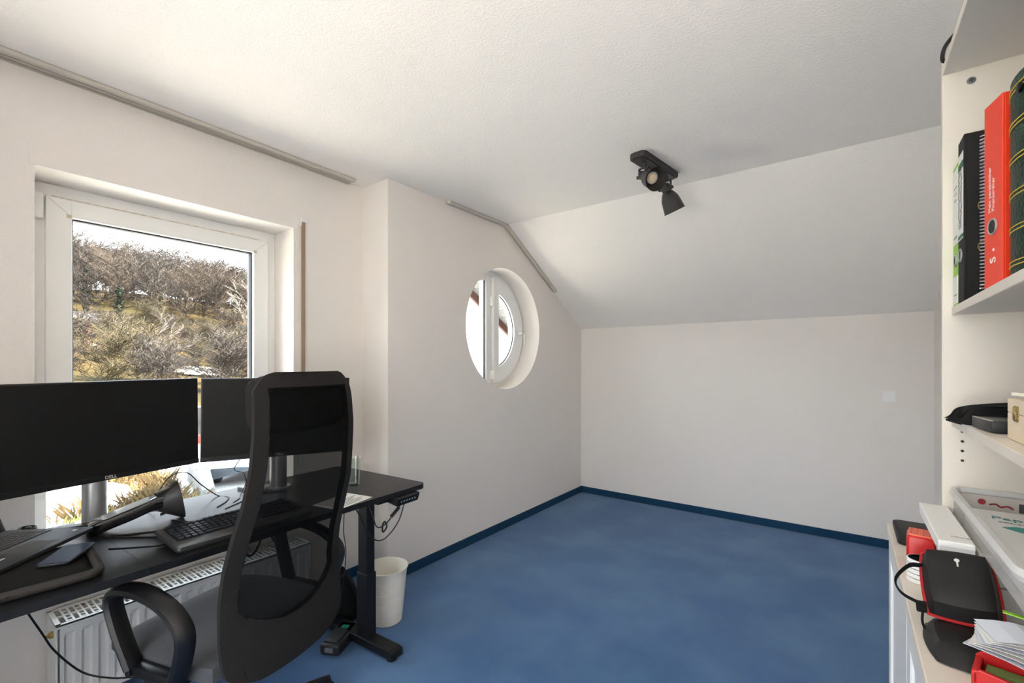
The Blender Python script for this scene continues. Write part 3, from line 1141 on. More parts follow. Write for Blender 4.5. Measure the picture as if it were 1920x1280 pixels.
# ------------------------------------------------------------------ waste bin
t = thing('waste_bin', 'cream plastic waste bin behind the desk leg', 'bin', (-1.985, 1.555, 0))
b = B()
prof = [(0.080, 0.0), (0.084, 0.003)]
for z_ in (0.06, 0.115, 0.17, 0.225):
    r_ = 0.084 + 0.025 * z_ / 0.272
    prof += [(r_ - 0.0002, z_ - 0.002), (r_ - 0.0022, z_), (r_ + 0.0002, z_ + 0.002)]
prof += [(0.109, 0.270), (0.115, 0.280), (0.116, 0.284), (0.113, 0.286), (0.106, 0.276), (0.080, 0.008)]
b.lathe(prof, 40)
obj('bucket', b, M_BIN, t, smooth=True)
b = B()
b.box(-0.03, 0.05, -0.004, 0.0, 0.02, 0.21, mtx=Matrix.Rotation(radians(20), 4, 'Z') @ Matrix.Rotation(radians(-14), 4, 'X') @ Matrix.Translation((0.0, 0.035, 0)))
tag(obj('paper_scrap', b, M_PAPER, None, loc=(-1.985, 1.575, 0.0)), 'white paper sheet standing inside the cream waste bin', 'paper')

# ------------------------------------------------------------------ floor items under the desk
t = thing('charger_box', 'black plastic charger with green button on the carpet', 'charger', (-1.99, 1.285, 0), radians(28))
b = B()
b.box(-0.05, 0.05, -0.10, 0.10, 0.002, 0.055, 0.012, 3)
b.box(-0.035, 0.035, -0.085, 0.02, 0.05, 0.066, 0.006)
obj('housing', b, M_DKGREY, t, smooth=True)
b = B()
b.box(-0.018, 0.018, 0.035, 0.062, 0.053, 0.059, 0.002)
obj('button', b, mat('green_button', (0.01, 0.22, 0.12), 0.4), t, label='green button')
b = B()
b.box(-0.02, 0.02, -0.103, -0.098, 0.02, 0.04)
obj('label_plate', b, M_GREY, t)
t = thing('shoulder_bag', 'crumpled black bag slumped on the floor behind the desk leg', 'bag', (-2.20, 1.42, 0), radians(10))
b = B()
rows = []
random.seed(4)
for i in range(9):
    z = 0.002 + 0.26 * i / 8
    rr_ = 0.10 * (1 - (i / 8) ** 2.2 * 0.75)
    rows.append([(rr_ * (1 + 0.12 * sin(5 * a + i)) * cos(a) * 0.9, rr_ * (1 + 0.12 * cos(4 * a - i)) * sin(a), z) for a in [2 * pi * k / 16 for k in range(17)]])
b.grid(rows)
obj('bag_body', b, M_CLOTH, t, smooth=True)
b = B()
b.tube([(0.03, -0.03, 0.22), (0.09, -0.05, 0.26), (0.12, 0.0, 0.15), (0.13, 0.02, 0.02)], 0.008, 8)
obj('bag_strap', b, M_CLOTH, t, smooth=True)

# ------------------------------------------------------------------ things on the desk
# keyboard
kb = thing('keyboard', 'grey keyboard with black keys at the front of the desk', 'keyboard', (-1.665, 0.515, DT), radians(2))
# local: x depth (0 at front, negative to the back), y along, z up
tilt = Matrix.Rotation(radians(6), 4, 'Y')
b = B()
b.prism(rounded_rect(-0.195, 0.0, 0.0, 0.455, 0.018), 'z', 0.0055, 0.020, mtx=tilt, bev=0.004)
kbody = obj('case', b, M_DKGREY, kb, smooth=True)
b = B()
b.prism(rounded_rect(-0.055, -0.002, 0.004, 0.451, 0.012), 'z', 0.0195, 0.0222, mtx=tilt, bev=0.001)
obj('palm_rest', b, mat('silver_plastic', (0.085, 0.082, 0.078), 0.3, metal=0.4), kb, smooth=True)
b = B()
b.prism(rounded_rect(-0.186, -0.052, 0.022, 0.435, 0.006), 'z', 0.0192, 0.0212, mtx=tilt)
obj('key_bed', b, M_BPLAST, kb)
b = B()
b.prism([(-0.0075, -0.0075), (0.0075, -0.0075), (0.0075, 0.0075), (-0.0075, 0.0075)], 'z', 0, 0.002)
b.prism([(-0.0062, -0.0062), (0.0062, -0.0062), (0.0062, 0.0062), (-0.0062, 0.0062)], 'z', 0.002, 0.0065)
key0 = obj('key', b, M_KEYTOP, kb)
km = key0.data
bpy.data.objects.remove(key0)
for rI in range(6):
    for c in range(22):
        wide = 1.0
        y = 0.034 + c * 0.0187
        if rI == 0 and 4 <= c <= 8:
            if c != 6:
                continue
            wide = 6.1
        x = -0.066 - rI * 0.0205 - (0.006 if rI == 5 else 0)
        p = tilt @ Vector((x, y, 0.0205))
        share(km, 'key', kb, p, (0, radians(6), 0), (1.15, 1.08 * wide, 1))
for s in (0.05, 0.40):
    b = B()
    b.box(-0.185, -0.165, s - 0.012, s + 0.012, 0.0, 0.025, 0.002)
    obj('riser_foot', b, M_BPLAST, kb)

# laptop sleeve under the laptop
t = thing('laptop_sleeve', 'dark grey zipped sleeve lying under the laptop and phone', 'laptop sleeve', (-1.86, 0.165, DT), radians(-4))
b = B()
rows = []
for i in range(9):
    u = i / 8
    rows.append([((-0.17 + 0.34 * u), -0.20 + 0.385 * v, 0.004 + 0.022 * (1 - (2 * u - 1) ** 8) * (1 - (2 * v - 1) ** 10)) for v in [k / 10 for k in range(11)]])
b.grid(rows)
b.prism(rounded_rect(-0.17, 0.17, -0.20, 0.185, 0.03), 'z', 0.0, 0.005)
obj('padded_shell', b, M_CLOTH, t, smooth=True)
b = B()
b.tube([(0.172, -0.17, 0.013), (0.176, 0.0, 0.014), (0.172, 0.14, 0.014), (0.160, 0.178, 0.014), (0.12, 0.188, 0.014), (-0.05, 0.189, 0.014)], 0.012, 10, smooth=True)
obj('piping', b, M_SLEEVE, t, smooth=True)
b = B()
b.box(-0.006, 0.006, -0.03, 0.03, 0, 0.003, 0.001, mtx=Matrix.Translation((0.186, -0.02, 0.016)) @ Matrix.Rotation(radians(-12), 4, 'Z'))
b.tube([(0.186 + 0.009 * cos(a), -0.055 + 0.009 * sin(a), 0.017) for a in [2 * pi * k / 10 for k in range(10)]], 0.0025, 6, closed=True)
obj('zip_pull', b, M_SLEEVE, t)
# laptop
LT = DT + 0.030
lp = thing('laptop', 'open dark laptop resting on the grey sleeve', 'laptop', (-2.06, 0.402, LT), math.atan2(-0.714, 0.70))
# local +x along the front edge towards its left corner, -y towards the screen
lm = Matrix.Identity(4)
b = B()
b.prism(rounded_rect(0.0, 0.345, -0.262, 0.0, 0.012), 'z', 0.0, 0.012, bev=0.002)
obj('base', b, M_LAPTOP, lp, smooth=True)
b = B()
b.box(0.02, 0.325, -0.23, -0.115, 0.0118, 0.0126)
obj('key_bed', b, M_BPLAST, lp)
b = B()
b.prism([(-0.0072, -0.0068), (0.0072, -0.0068), (0.0072, 0.0068), (-0.0072, 0.0068)], 'z', 0, 0.0016)
k0 = obj('key', b, M_KEYTOP, lp)
km2 = k0.data
bpy.data.objects.remove(k0)
for rI in range(6):
    for c in range(17):
        share(km2, 'key', lp, (0.030 + c * 0.0178, -0.124 - rI * 0.0185, 0.0126), (0, 0, 0), (1.08, 1.14, 1))
b = B()
b.box(0.115, 0.225, -0.098, -0.022, 0.0119, 0.0123)
obj('touchpad', b, M_DKGREY, lp)
for (x, y, w, h) in ((0.022, -0.045, 0.016, 0.010), (0.252, -0.060, 0.03, 0.006)):
    b = B()
    b.box(x, x + w, y, y + h, 0.0119, 0.0124)
    obj('sticker', b, M_LOGO, lp)
b = B()
R = Matrix.Translation((0, -0.262, 0.010)) @ Matrix.Rotation(radians(22), 4, 'X')
b.box(0.0, 0.345, -0.007, 0.0, 0.0, 0.235, 0.003, mtx=R)
sc_ = obj('screen_lid', b, M_BPLAST, lp)
b = B()
b.box(0.01, 0.335, -0.0006, 0.0006, 0.015, 0.225, mtx=R)
obj('screen', b, M_BGLOSS, sc_)
# phone
t = thing('smartphone', 'black smartphone with dark blue screen lying on the laptop sleeve', 'phone', (-1.853, 0.300, DT + 0.028), math.atan2(0.072, -0.118) + radians(90), None)
b = B()
b.prism(rounded_rect(-0.0385, 0.0385, -0.080, 0.080, 0.011), 'z', 0.0, 0.008, bev=0.0015)
obj('case', b, M_BPLAST, t, smooth=True)
b = B()
b.prism(rounded_rect(-0.035, 0.035, -0.0765, 0.0765, 0.009), 'z', 0.0078, 0.0084)
obj('screen', b, M_BLUESCR, t)

# handheld scanner
t = thing('barcode_scanner', 'glossy black handset with flared head lying below the monitor', 'scanner', (-2.115, 0.43, DT), math.atan2(0.24, 0.035))
# local +x from grip end to head
b = B()
secs = [(-0.035, 0.028, 0.028, 0.006), (-0.020, 0.040, 0.040, 0.003), (0.0, 0.041, 0.042, 0.008), (0.08, 0.038, 0.042, 0.030), (0.15, 0.038, 0.044, 0.055), (0.175, 0.040, 0.048, 0.056)]
rows = []
for (x, hw_, hh, zb) in secs:
    ring = []
    for (yy, zz) in rounded_rect(-hw_, hw_, zb, zb + hh, 0.009, 3):
        ring.append((x, yy, zz))
    ring.append(ring[0])
    rows.append(ring)
b.grid(rows)
b.bm.verts.ensure_lookup_table()
bmesh.ops.holes_fill(b.bm, edges=[e for e in b.bm.edges if len(e.link_faces) == 1])
obj('grip', b, M_BGLOSS, t, smooth=True)
b = B()
secs = [(0.150, 0.032, 0.062, 0.046, 0.0), (0.175, 0.042, 0.085, 0.030, 0.0), (0.225, 0.062, 0.134, 0.006, 0.018), (0.238, 0.064, 0.138, 0.003, 0.022)]
rows = []
for (x, hw_, hh, zb, sk) in secs:
    ring = [(x + sk * (zz - zb) / hh * -1.0, yy, zz) for (yy, zz) in rounded_rect(-hw_, hw_, zb, zb + hh, min(hw_, hh / 2) * 0.75, 5)]
    ring.append(ring[0])
    rows.append(ring)
b.grid(rows)
bmesh.ops.holes_fill(b.bm, edges=[e for e in b.bm.edges if len(e.link_faces) == 1])
obj('scan_head', b, M_DKGREY, t, smooth=True)
b = B()
b.prism(rounded_rect(-0.033, 0.033, 0.0, 0.145, 0.008), 'z', -0.002, 0.0, mtx=frame_mtx(Vector((0.0, 0, 0.0512)), (0, -1, 0), (1, 0, 0.31)))
obj('sheen_inlay', b, mat('painted_sheen', (0.50, 0.52, 0.55), 0.10, metal=0.6), t)  # bright sheen painted as a pale metallic strip on the black grip

# drinking glass
t_g = B()
t_g.lathe([(0.024, 0.0), (0.027, 0.004), (0.033, 0.135), (0.0345, 0.137), (0.033, 0.138), (0.031, 0.135), (0.0245, 0.012), (0.001, 0.010)], 28, cap1=True)
tag(obj('drinking_glass', t_g, M_TUMBLER, None, loc=(-1.95, 1.335, DT), smooth=True), 'clear drinking glass at the desk end behind the chair', 'glass')
# printed sheet
t = thing('printed_sheet', 'white printed sheet on the desk beside the chair', 'paper', (-1.76, 1.15, DT), radians(12))
b = B()
b.box(-0.07, 0.075, -0.10, 0.10, 0.0002, 0.0012)
obj('sheet', b, M_PAPER, t)
b = B()
for k in range(9):
    b.box(-0.058 + k * 0.014, -0.052 + k * 0.014, -0.085, 0.085 - 0.02 * (k % 3), 0.0011, 0.0014)
obj('print_lines', b, mat('grey_print', (0.22, 0.22, 0.23), 0.8), t)
# note pad at the back of the desk
t = thing('note_pad', 'pale note pad on the desk edge below the window', 'pad', (-2.27, 1.02, DT), radians(8))
b = B()
b.box(-0.06, 0.06, -0.05, 0.05, 0.0, 0.012, 0.001, 1)
obj('pad_block', b, mat('cream_paper', (0.72, 0.68, 0.60), 0.8), t)
b = B()
b.box(-0.062, 0.062, -0.052, -0.046, 0.0, 0.0125)
obj('pad_binding', b, M_GREY, t)

# cables on the desk
def cable(label, pts, r=0.0024, mm=None):
    z = DT + r
    P = [(p[0], p[1], z + (p[2] if len(p) > 2 else 0)) for p in pts]
    b_ = B()
    b_.tube(P, r, 6)
    o = obj('cable', b_, mm or M_BPLAST, None, smooth=True)
    tag(o, label, 'cable', 'cables on the desk')
    return o

cable('black cable running from the laptop corner to the keyboard', [(-2.03, 0.425, 0.004), (-1.99, 0.46), (-1.93, 0.51), (-1.88, 0.55), (-1.85, 0.56, 0.004)])
cable('black cable curving from the phone across the desk to the keyboard', [(-1.905, 0.405, 0.0), (-1.87, 0.44), (-1.82, 0.50), (-1.81, 0.53)], 0.0020)
cable('black cable looping high in front of the window behind the scanner', [(-2.28, 0.60), (-2.30, 0.64, 0.05), (-2.31, 0.69, 0.115), (-2.31, 0.75, 0.12), (-2.30, 0.80, 0.06), (-2.28, 0.86, 0.0), (-2.22, 0.88), (-2.15, 0.84), (-2.10, 0.79)], 0.0024)
cable('thin cable hanging from the second monitor to the desk', [(-2.22, 0.93, 0.165), (-2.21, 0.90, 0.12), (-2.24, 0.95, 0.09), (-2.26, 0.97, 0.04), (-2.22, 0.93, 0.0), (-2.16, 0.90), (-2.12, 0.86)], 0.0018)
cable('black cable wandering towards the note pad', [(-2.05, 0.80), (-2.10, 0.88), (-2.16, 0.96), (-2.15, 1.00), (-2.13, 1.04), (-2.10, 1.08)], 0.0018)
cable('thick black cable along the back edge of the desk', [(-2.30, 0.24), (-2.29, 0.30), (-2.225, 0.38), (-2.215, 0.46), (-2.23, 0.53), (-2.28, 0.60), (-2.22, 0.66), (-2.18, 0.62)], 0.0032)
cable('looped black cable beside the coiled wire by the laptop', [(-2.33, 0.22), (-2.30, 0.20, 0.006), (-2.24, 0.24, 0.012), (-2.24, 0.30, 0.008), (-2.28, 0.32), (-2.32, 0.29)], 0.003)
cable('black cable arching over the desk beside the grip end', [(-2.20, 0.30), (-2.18, 0.36, 0.012), (-2.16, 0.40, 0.014), (-2.11, 0.39, 0.004), (-2.08, 0.40)], 0.0026)
cable('grey cable from under the scanner head to the keyboard', [(-2.06, 0.62), (-1.98, 0.655, 0.0), (-1.92, 0.655), (-1.88, 0.63, 0.004)], 0.0028, M_DKGREY)
cable('black cable passing under the scanner grip', [(-2.06, 0.42), (-2.02, 0.47), (-1.985, 0.53), (-1.95, 0.585), (-1.91, 0.60), (-1.88, 0.585)], 0.0022)
t = thing('coiled_wire', 'bundle of coiled black wire by the laptop screen', 'cable', (-2.29, 0.27, DT))
b = B()
for k in range(4):
    b.tube([((0.020 + 0.002 * k) * cos(a), (0.024 - 0.001 * k) * sin(a), 0.006 + 0.006 * k) for a in [2 * pi * q / 12 for q in range(12)]], 0.0034, 6, closed=True)
obj('coil', b, M_BPLAST, t, smooth=True)
b = B()
b.box(0.012, 0.030, -0.008, 0.008, 0.0, 0.034, 0.004)
obj('cable_tie', b, M_BPLAST, t)
t = thing('usb_hub', 'small black hub box among cables behind the laptop', 'hub', (-2.245, 0.385, DT), radians(70))
b = B()
b.box(-0.05, 0.05, -0.018, 0.018, 0.0, 0.012, 0.003)
obj('housing', b, M_BPLAST, t)
b = B()
for k in range(3):
    b.box(0.0495, 0.0505, -0.014 + k * 0.010, -0.007 + k * 0.010, 0.003, 0.009)
obj('port', b, M_SILVER, t)
# power cable hanging in front of the radiator
b = B()
b.tube([(-2.06, 0.19, 0.744), (-2.10, 0.23, 0.62), (-2.18, 0.29, 0.46), (-2.22, 0.33, 0.36), (-2.22, 0.40, 0.25), (-2.16, 0.47, 0.215), (-2.05, 0.52, 0.235), (-1.95, 0.55, 0.23), (-1.90, 0.60, 0.12), (-1.95, 0.66, 0.01)], 0.0032, 7)
tag(obj('power_cable', b, M_BPLAST, None, smooth=True), 'black power cable sagging in front of the radiator', 'cable')
b = B()
b.tube([(-2.03, 0.86, 0.70), (-1.99, 0.83, 0.62), (-1.96, 0.86, 0.58), (-1.97, 0.90, 0.62), (-1.99, 0.93, 0.68), (-1.95, 0.96, 0.60), (-1.96, 1.0, 0.64), (-2.0, 1.02, 0.70)], 0.0045, 7)
tag(obj('power_cable', b, M_BPLAST, None, smooth=True), 'black cable bundle dangling below the desk behind the keyboard', 'cable')
b = B()
b.tube([(-2.12, 1.40, 0.71), (-2.13, 1.40, 0.60), (-2.12, 1.39, 0.48), (-2.10, 1.39, 0.38), (-2.10, 1.37, 0.20), (-2.12, 1.35, 0.03), (-2.05, 1.30, 0.01)], 0.0025, 6)
tag(obj('power_cable', b, M_BPLAST, None, smooth=True), 'thin cable hanging down beside the desk column', 'cable')

# ------------------------------------------------------------------ cabinet and bookcase on the right
CT = 0.92
cab = thing('base_cabinet', 'long white base cabinet under the bookcase', 'cabinet', (0.087, 0.2, 0))
CD, CL = 0.396, 1.44
b = B()
b.box(0.018, CD, 0.0, CL - 0.004, 0.06, CT - 0.02, 0.001, 1)
b.box(0.05, CD, 0.01, CL - 0.012, 0.0, 0.065)
obj('body', b, M_CAB, cab)
b = B()
b.box(0.0, CD, -0.005, CL, CT - 0.02, CT, 0.002)
obj('top_board', b, M_SHELF, cab)
dw = (CL - 0.004) / 3
for k in range(3):
    y0 = k * dw + 0.002
    y1 = (k + 1) * dw - 0.002
    b = B()
    for (a0, a1, z0, z1) in ((y0, y0 + 0.06, 0.07, CT - 0.023), (y1 - 0.06, y1, 0.07, CT - 0.023), (y0 + 0.055, y1 - 0.055, 0.07, 0.13), (y0 + 0.055, y1 - 0.055, CT - 0.083, CT - 0.023)):
        b.box(0.004, 0.020, a0, a1, z0, z1, 0.002, 1)
    dr = obj('door', b, M_CAB, cab)
    b = B()
    b.box(0.010, 0.018, y0 + 0.05, y1 - 0.05, 0.12, CT - 0.075)
    obj('door_panel', b, M_CAB, dr)

bk = thing('bookcase', 'white open bookcase standing on the base cabinet', 'bookcase', (0.169, 0.585, CT))
BX, BYF = 0.301, 0.800
def zb(z):
    return z - CT
b = B()
b.box(0.0, BX, BYF, BYF + 0.018, 0.0, zb(2.035), 0.001, 1)
sp = obj('side_panel', b, M_SHELF, bk)
b = B()
b.box(0.0, BX, -0.018, 0.0, 0.0, zb(2.035), 0.001, 1)
obj('side_panel', b, M_SHELF, bk)
b = B()
b.box(0.0, BX, 0.0, BYF, zb(2.002), zb(2.020), 0.001, 1)
obj('top_board', b, M_SHELF, bk)
for z0 in (1.469, 1.224):
    b = B()
    b.box(0.015, BX - 0.006, 0.001, BYF - 0.001, zb(z0), zb(z0 + 0.017), 0.001, 1)
    obj('shelf', b, M_SHELF, bk)
b = B()
b.box(BX - 0.005, BX, 0.0, BYF, 0.0, zb(2.01))
obj('back_panel', b, M_SHELF, bk)
for z in (1.192, 1.171, 1.213, 1.15):
    b = B()
    b.lathe([(0.0028, 0), (0.0028, 0.002)], 10, Matrix.Translation((0.032, BYF + 0.0005, zb(z))) @ Matrix.Rotation(pi / 2, 4, 'X'))
    obj('peg_hole', b, M_HOLE, sp)
b = B()
b.lathe([(0.0075, 0), (0.0075, 0.002), (0.005, 0.0032)], 16, Matrix.Translation((0.046, BYF + 0.0005, zb(1.975))) @ Matrix.Rotation(pi / 2, 4, 'X'))
scw = obj('screw', b, M_GREY, sp)
b = B()
for a in (0.4, 0.4 + pi / 2):
    b.box(-0.0045, 0.0045, -0.0009, 0.0009, 0.003, 0.0036, mtx=Matrix.Translation((0.046, BYF + 0.0005, zb(1.975))) @ Matrix.Rotation(pi / 2, 4, 'X') @ Matrix.Rotation(a, 4, 'Z'))
obj('cross_slot', b, M_HOLE, scw)
b = B()
b.tube([(0.19, 1.22, 2.024), (0.167, 1.29, 2.026), (0.164, 1.34, 2.027), (0.172, 1.37, 2.025), (0.20, 1.36, 2.024)], 0.004, 7)
tag(obj('loose_cable', b, M_BPLAST, None, smooth=True), 'short black cable lying on the bookcase top edge', 'cable')

# binders ------------------------------------------------
SZ = 1.4865
def ring_hole(parent, y, z, r=0.0125, rim=M_SILVER):
    b_ = B()
    b_.lathe([(r, 0), (r, 0.0012)], 20, Matrix.Translation((-0.0002, y, z)) @ Matrix.Rotation(-pi / 2, 4, 'Y'))
    h = obj('finger_hole', b_, M_HOLE, parent)
    b_ = B()
    b_.tube([(-0.001, y + r * cos(a), z + r * sin(a)) for a in [2 * pi * k / 20 for k in range(20)]], 0.0016, 6, closed=True, smooth=False)
    obj('hole_rim', b_, rim, h, smooth=True)

def binder(name, label, loc, rotz, thick, height, depth, m, hollow=True):
    t_ = thing(name, label, 'binder', loc, rotz)
    b_ = B()
    b_.box(0.0, 0.004, -thick, 0, 0, height, 0.0012, 1)
    sp_ = obj('spine', b_, m, t_)
    for y0 in (-thick, -0.003):
        b_ = B()
        b_.box(0.003, depth, y0, y0 + 0.003, 0, height, 0.001, 1)
        obj('cover', b_, m, t_)
    b_ = B()
    b_.box(0.03, depth - 0.008, -thick + 0.004, -thick * 0.35, 0.004, height - 0.02)
    obj('papers', b_, M_PAPER, t_)
    return t_, sp_

t, s_ = binder('ring_binder', 'lime green binder with white spine label at the bookcase side', (0.1862, 1.381, SZ), 0, 0.058, 0.300, 0.26, M_LIME)
b = B()
b.box(-0.0008, 0.0004, -0.054, -0.004, 0.130, 0.290)
lab = obj('spine_label', b, M_PAPER, s_)
b = B()
b.box(-0.0008, 0.0004, -0.054, -0.004, 0.004, 0.062)
obj('spine_label', b, M_PAPER, s_)
b = B()
for (z0, z1, y0, y1) in ((0.250, 0.252, -0.048, -0.014), (0.236, 0.238, -0.045, -0.02), (0.222, 0.226, -0.04, -0.022), (0.142, 0.147, -0.048, -0.016), (0.02, 0.023, -0.048, -0.02)):
    b.box(-0.0012, -0.0004, y0, y1, z0, z1)
obj('print_lines', b, M_GREY, lab)
ring_hole(s_, -0.029, 0.096)

t, s_ = binder('ring_binder', 'black binder with a handwritten green-edged spine label', (0.1855, 1.320, SZ), 0, 0.058, 0.332, 0.27, M_BLKCARD)
b = B()
b.box(-0.0008, 0.0004, -0.052, -0.006, 0.128, 0.302)
lab = obj('spine_label', b, M_PAPER, s_)
b = B()
b.box(-0.0012, 0.0, -0.052, -0.006, 0.270, 0.284)
b.box(-0.0012, 0.0, -0.052, -0.006, 0.130, 0.137)
obj('label_band', b, mat('green_print', (0.02, 0.16, 0.06), 0.6), lab)
b = B()
random.seed(3)
for row, (ya, yb2) in enumerate(((-0.022, -0.014), (-0.042, -0.033))):
    z = 0.15
    pts = []
    for k in range(26):
        pts.append((-0.0012, ya + (yb2 - ya) * random.random(), z))
        z += 0.004 + 0.002 * random.random()
    b.tube(pts, 0.0006, 4, smooth=False)
obj('handwriting', b, M_HOLE, lab)
ring_hole(s_, -0.029, 0.096)
for zz in (0.185, 0.105):
    b = B()
    b.tube([(0.026 + 0.006 * cos(a), -0.0592, zz + 0.009 * sin(a)) for a in [2 * pi * k / 14 for k in range(14)]], 0.0012, 6, closed=True)
    obj('eyelet', b, M_BRASS, t, smooth=True)

t = thing('spiral_notebook', 'wire-bound notebook squeezed beside the red binder', 'notebook', (0.1885, 1.127, SZ), radians(12))
b = B()
b.box(0.005, 0.20, -0.010, 0.0, 0.0, 0.276, 0.0005, 1)
obj('pages', b, M_BLKCARD, t)
b = B()
NR = 44
pts = []
for k in range(NR * 8 + 1):
    a = 2 * pi * k / 8
    pts.append((0.004 - 0.0085 * cos(a), -0.005 + 0.0085 * sin(a), 0.006 + 0.264 * k / (NR * 8)))
b.tube(pts, 0.0011, 4, smooth=False)
obj('wire_coil', b, mat('coil_wire', (0.62, 0.62, 0.64), 0.3, metal=0.6), t)

t, s_ = binder('ring_binder', 'bright red binder with white lettering on its spine', (0.1885, 1.112, SZ), radians(12), 0.055, 0.312, 0.25, M_RED)
ring_hole(s_, -0.0275, 0.103, 0.0125)
mm = frame_mtx(Vector((-0.0006, -0.024, 0.128)), (0, 0, 1), (0, 1, 0))
text('Mein persönlicher\nFinanzordner', 'lettering', M_PAPER, s_, None, None, 0.0105, 'LEFT', 0.0002, mm)
text('S', 'logo_mark', M_PAPER, s_, None, None, 0.024, 'CENTER', 0.0002, frame_mtx(Vector((-0.0006, -0.029, 0.047)), (0, 0, 1), (0, 1, 0)))
b = B()
b.lathe([(0.0026, 0), (0.0026, 0.0006)], 12, Matrix.Translation((-0.0002, -0.030, 0.064)) @ Matrix.Rotation(-pi / 2, 4, 'Y'))
obj('logo_mark', b, M_PAPER, s_)

t = thing('photo_album', 'dark green leather album with gold spine lines', 'album', (0.199, 1.050, SZ), radians(4))
b = B()
prof = []
for k in range(13):
    a = -pi / 2 + pi * k / 12
    prof.append((0.018 - 0.020 * cos(a), -0.055 + 0.055 * sin(a)))
prof += [(0.24, 0.0), (0.24, -0.110)]
b.prism(prof, 'z', 0.0, 0.305, bev=0.002)
obj('cover', b, M_GREEN, t, smooth=True)
gb = B()
for k in range(6):
    z = 0.022 + k * 0.052
    for dz in (0.0, 0.0065):
        pts = [(0.018 - 0.0206 * cos(a), -0.055 + 0.0556 * sin(a), z + dz) for a in [-pi * 0.46 + pi * 0.92 * q / 12 for q in range(13)]]
        gb.tube(pts, 0.0009, 5, smooth=False)
obj('gold_lines', gb, M_GOLD, t)
b = B()
b.lathe([(0.007, 0), (0.007, 0.003), (0.005, 0.004)], 14, Matrix.Translation((-0.0015, -0.075, 0.278)) @ Matrix.Rotation(-pi / 2, 4, 'Y'))
obj('snap_button', b, M_BPLAST, t, smooth=True)

# middle shelf -------------------------------------------
MZ = 1.2415
t = thing('black_pouch', 'limp black cloth pouch on the middle shelf', 'pouch', (0.255, 1.29, MZ), radians(8))
b = B()
rows = []
random.seed(9)
for i in range(9):
    u = -1 + 2 * i / 8
    row = []
    for j in range(13):
        v = -1 + 2 * j / 12
        h = 0.030 * (1 - abs(u) ** 4) * (1 - abs(v) ** 5) + 0.004 + 0.006 * sin(7 * v + 3 * u) * (1 - u * u)
        row.append((v * 0.085, u * 0.055, max(0.002, h)))
    rows.append(row)
b.grid(rows)
b.prism(rounded_rect(-0.085, 0.085, -0.055, 0.055, 0.02), 'z', 0.0005, 0.004)
obj('pouch_body', b, M_CLOTH, t, smooth=True)
b = B()
b.tube([(-0.080, -0.02, 0.014), (-0.05, 0.0, 0.034), (0.0, -0.015, 0.037), (0.05, -0.02, 0.038), (0.082, -0.01, 0.02)], 0.003, 6)
b.tube([(-0.082, 0.02, 0.012), (-0.06, 0.03, 0.030), (0.02, 0.025, 0.040), (0.07, 0.03, 0.026)], 0.0025, 6)
obj('seam', b, M_BLKCARD, t, smooth=True)
b = B()
rows = []
for i in range(7):
    u = i / 6
    rows.append([(0.178 + 0.125 * v, 1.19 + 0.14 * u + 0.03 * v, MZ + 0.0006 + 0.006 * (1 - v) ** 3 * u) for v in [k / 6 for k in range(7)]])
b.grid(rows, 0.0006)
tag(obj('loose_paper', b, M_PAPER, None), 'white paper curling over the middle shelf edge under the pouch', 'paper')
t = thing('card_reader', 'dark grey flat device beside the wooden box', 'device', (0.226, 1.165, MZ + 0.001), radians(6))
b = B()
b.box(-0.033, 0.045, -0.045, 0.05, 0.0, 0.020, 0.003)
obj('housing', b, M_DKGREY, t, smooth=True)
b = B()
b.box(-0.033, -0.029, -0.04, 0.045, 0.0195, 0.0208)
obj('edge_strip', b, mat('olive_strip', (0.42, 0.44, 0.34), 0.5), t)
t = thing('wooden_box', 'small pale wooden box with brass clasp on the shelf', 'box', (0.207, 0.965, MZ))
b = B()
b.box(0.0, 0.13, -0.10, 0.10, 0.0, 0.042, 0.001, 1)
obj('box_body', b, M_PINE, t)
b = B()
b.box(0.0, 0.13, -0.10, 0.10, 0.0425, 0.064, 0.001, 1)
obj('lid', b, M_PINE, t)
b = B()
for zz in (0.036, 0.050):
    for yy in (0.044, 0.056):
        b.lathe([(0.0052, 0), (0.0052, 0.0015), (0.003, 0.003)], 12, Matrix.Translation((0, yy, zz)) @ Matrix.Rotation(-pi / 2, 4, 'Y'))
b.box(-0.004, 0.0, 0.046, 0.054, 0.036, 0.052, 0.001, 1)
obj('clasp', b, M_BRASS, t, smooth=True, label='brass clasp')
b = B()
b.prism([(0.0, 0.0), (0.016, -0.006), (0.155, -0.006), (0.155, 0.006), (0.0, 0.012)], 'z', 0.0, 0.005, mtx=Matrix.Translation((0.195, 1.09, MZ + 0.075)) @ Matrix.Rotation(radians(-6), 4, 'Z') @ Matrix.Rotation(radians(4), 4, 'Y'))
o = tag(obj('wooden_ruler', b, mat('cream_wood', (0.70, 0.66, 0.55), 0.5), None), 'cream coloured flat stick laid across the wooden box', 'stick')
o.location = (0.015, -0.035, -0.006)
t = thing('small_folder', 'black folder lying behind the wooden box', 'folder', (0.37, 1.17, MZ))
b = B()
b.box(-0.085, 0.085, -0.10, 0.10, 0.0, 0.062, 0.004)
obj('cover', b, M_CLOTH, t)

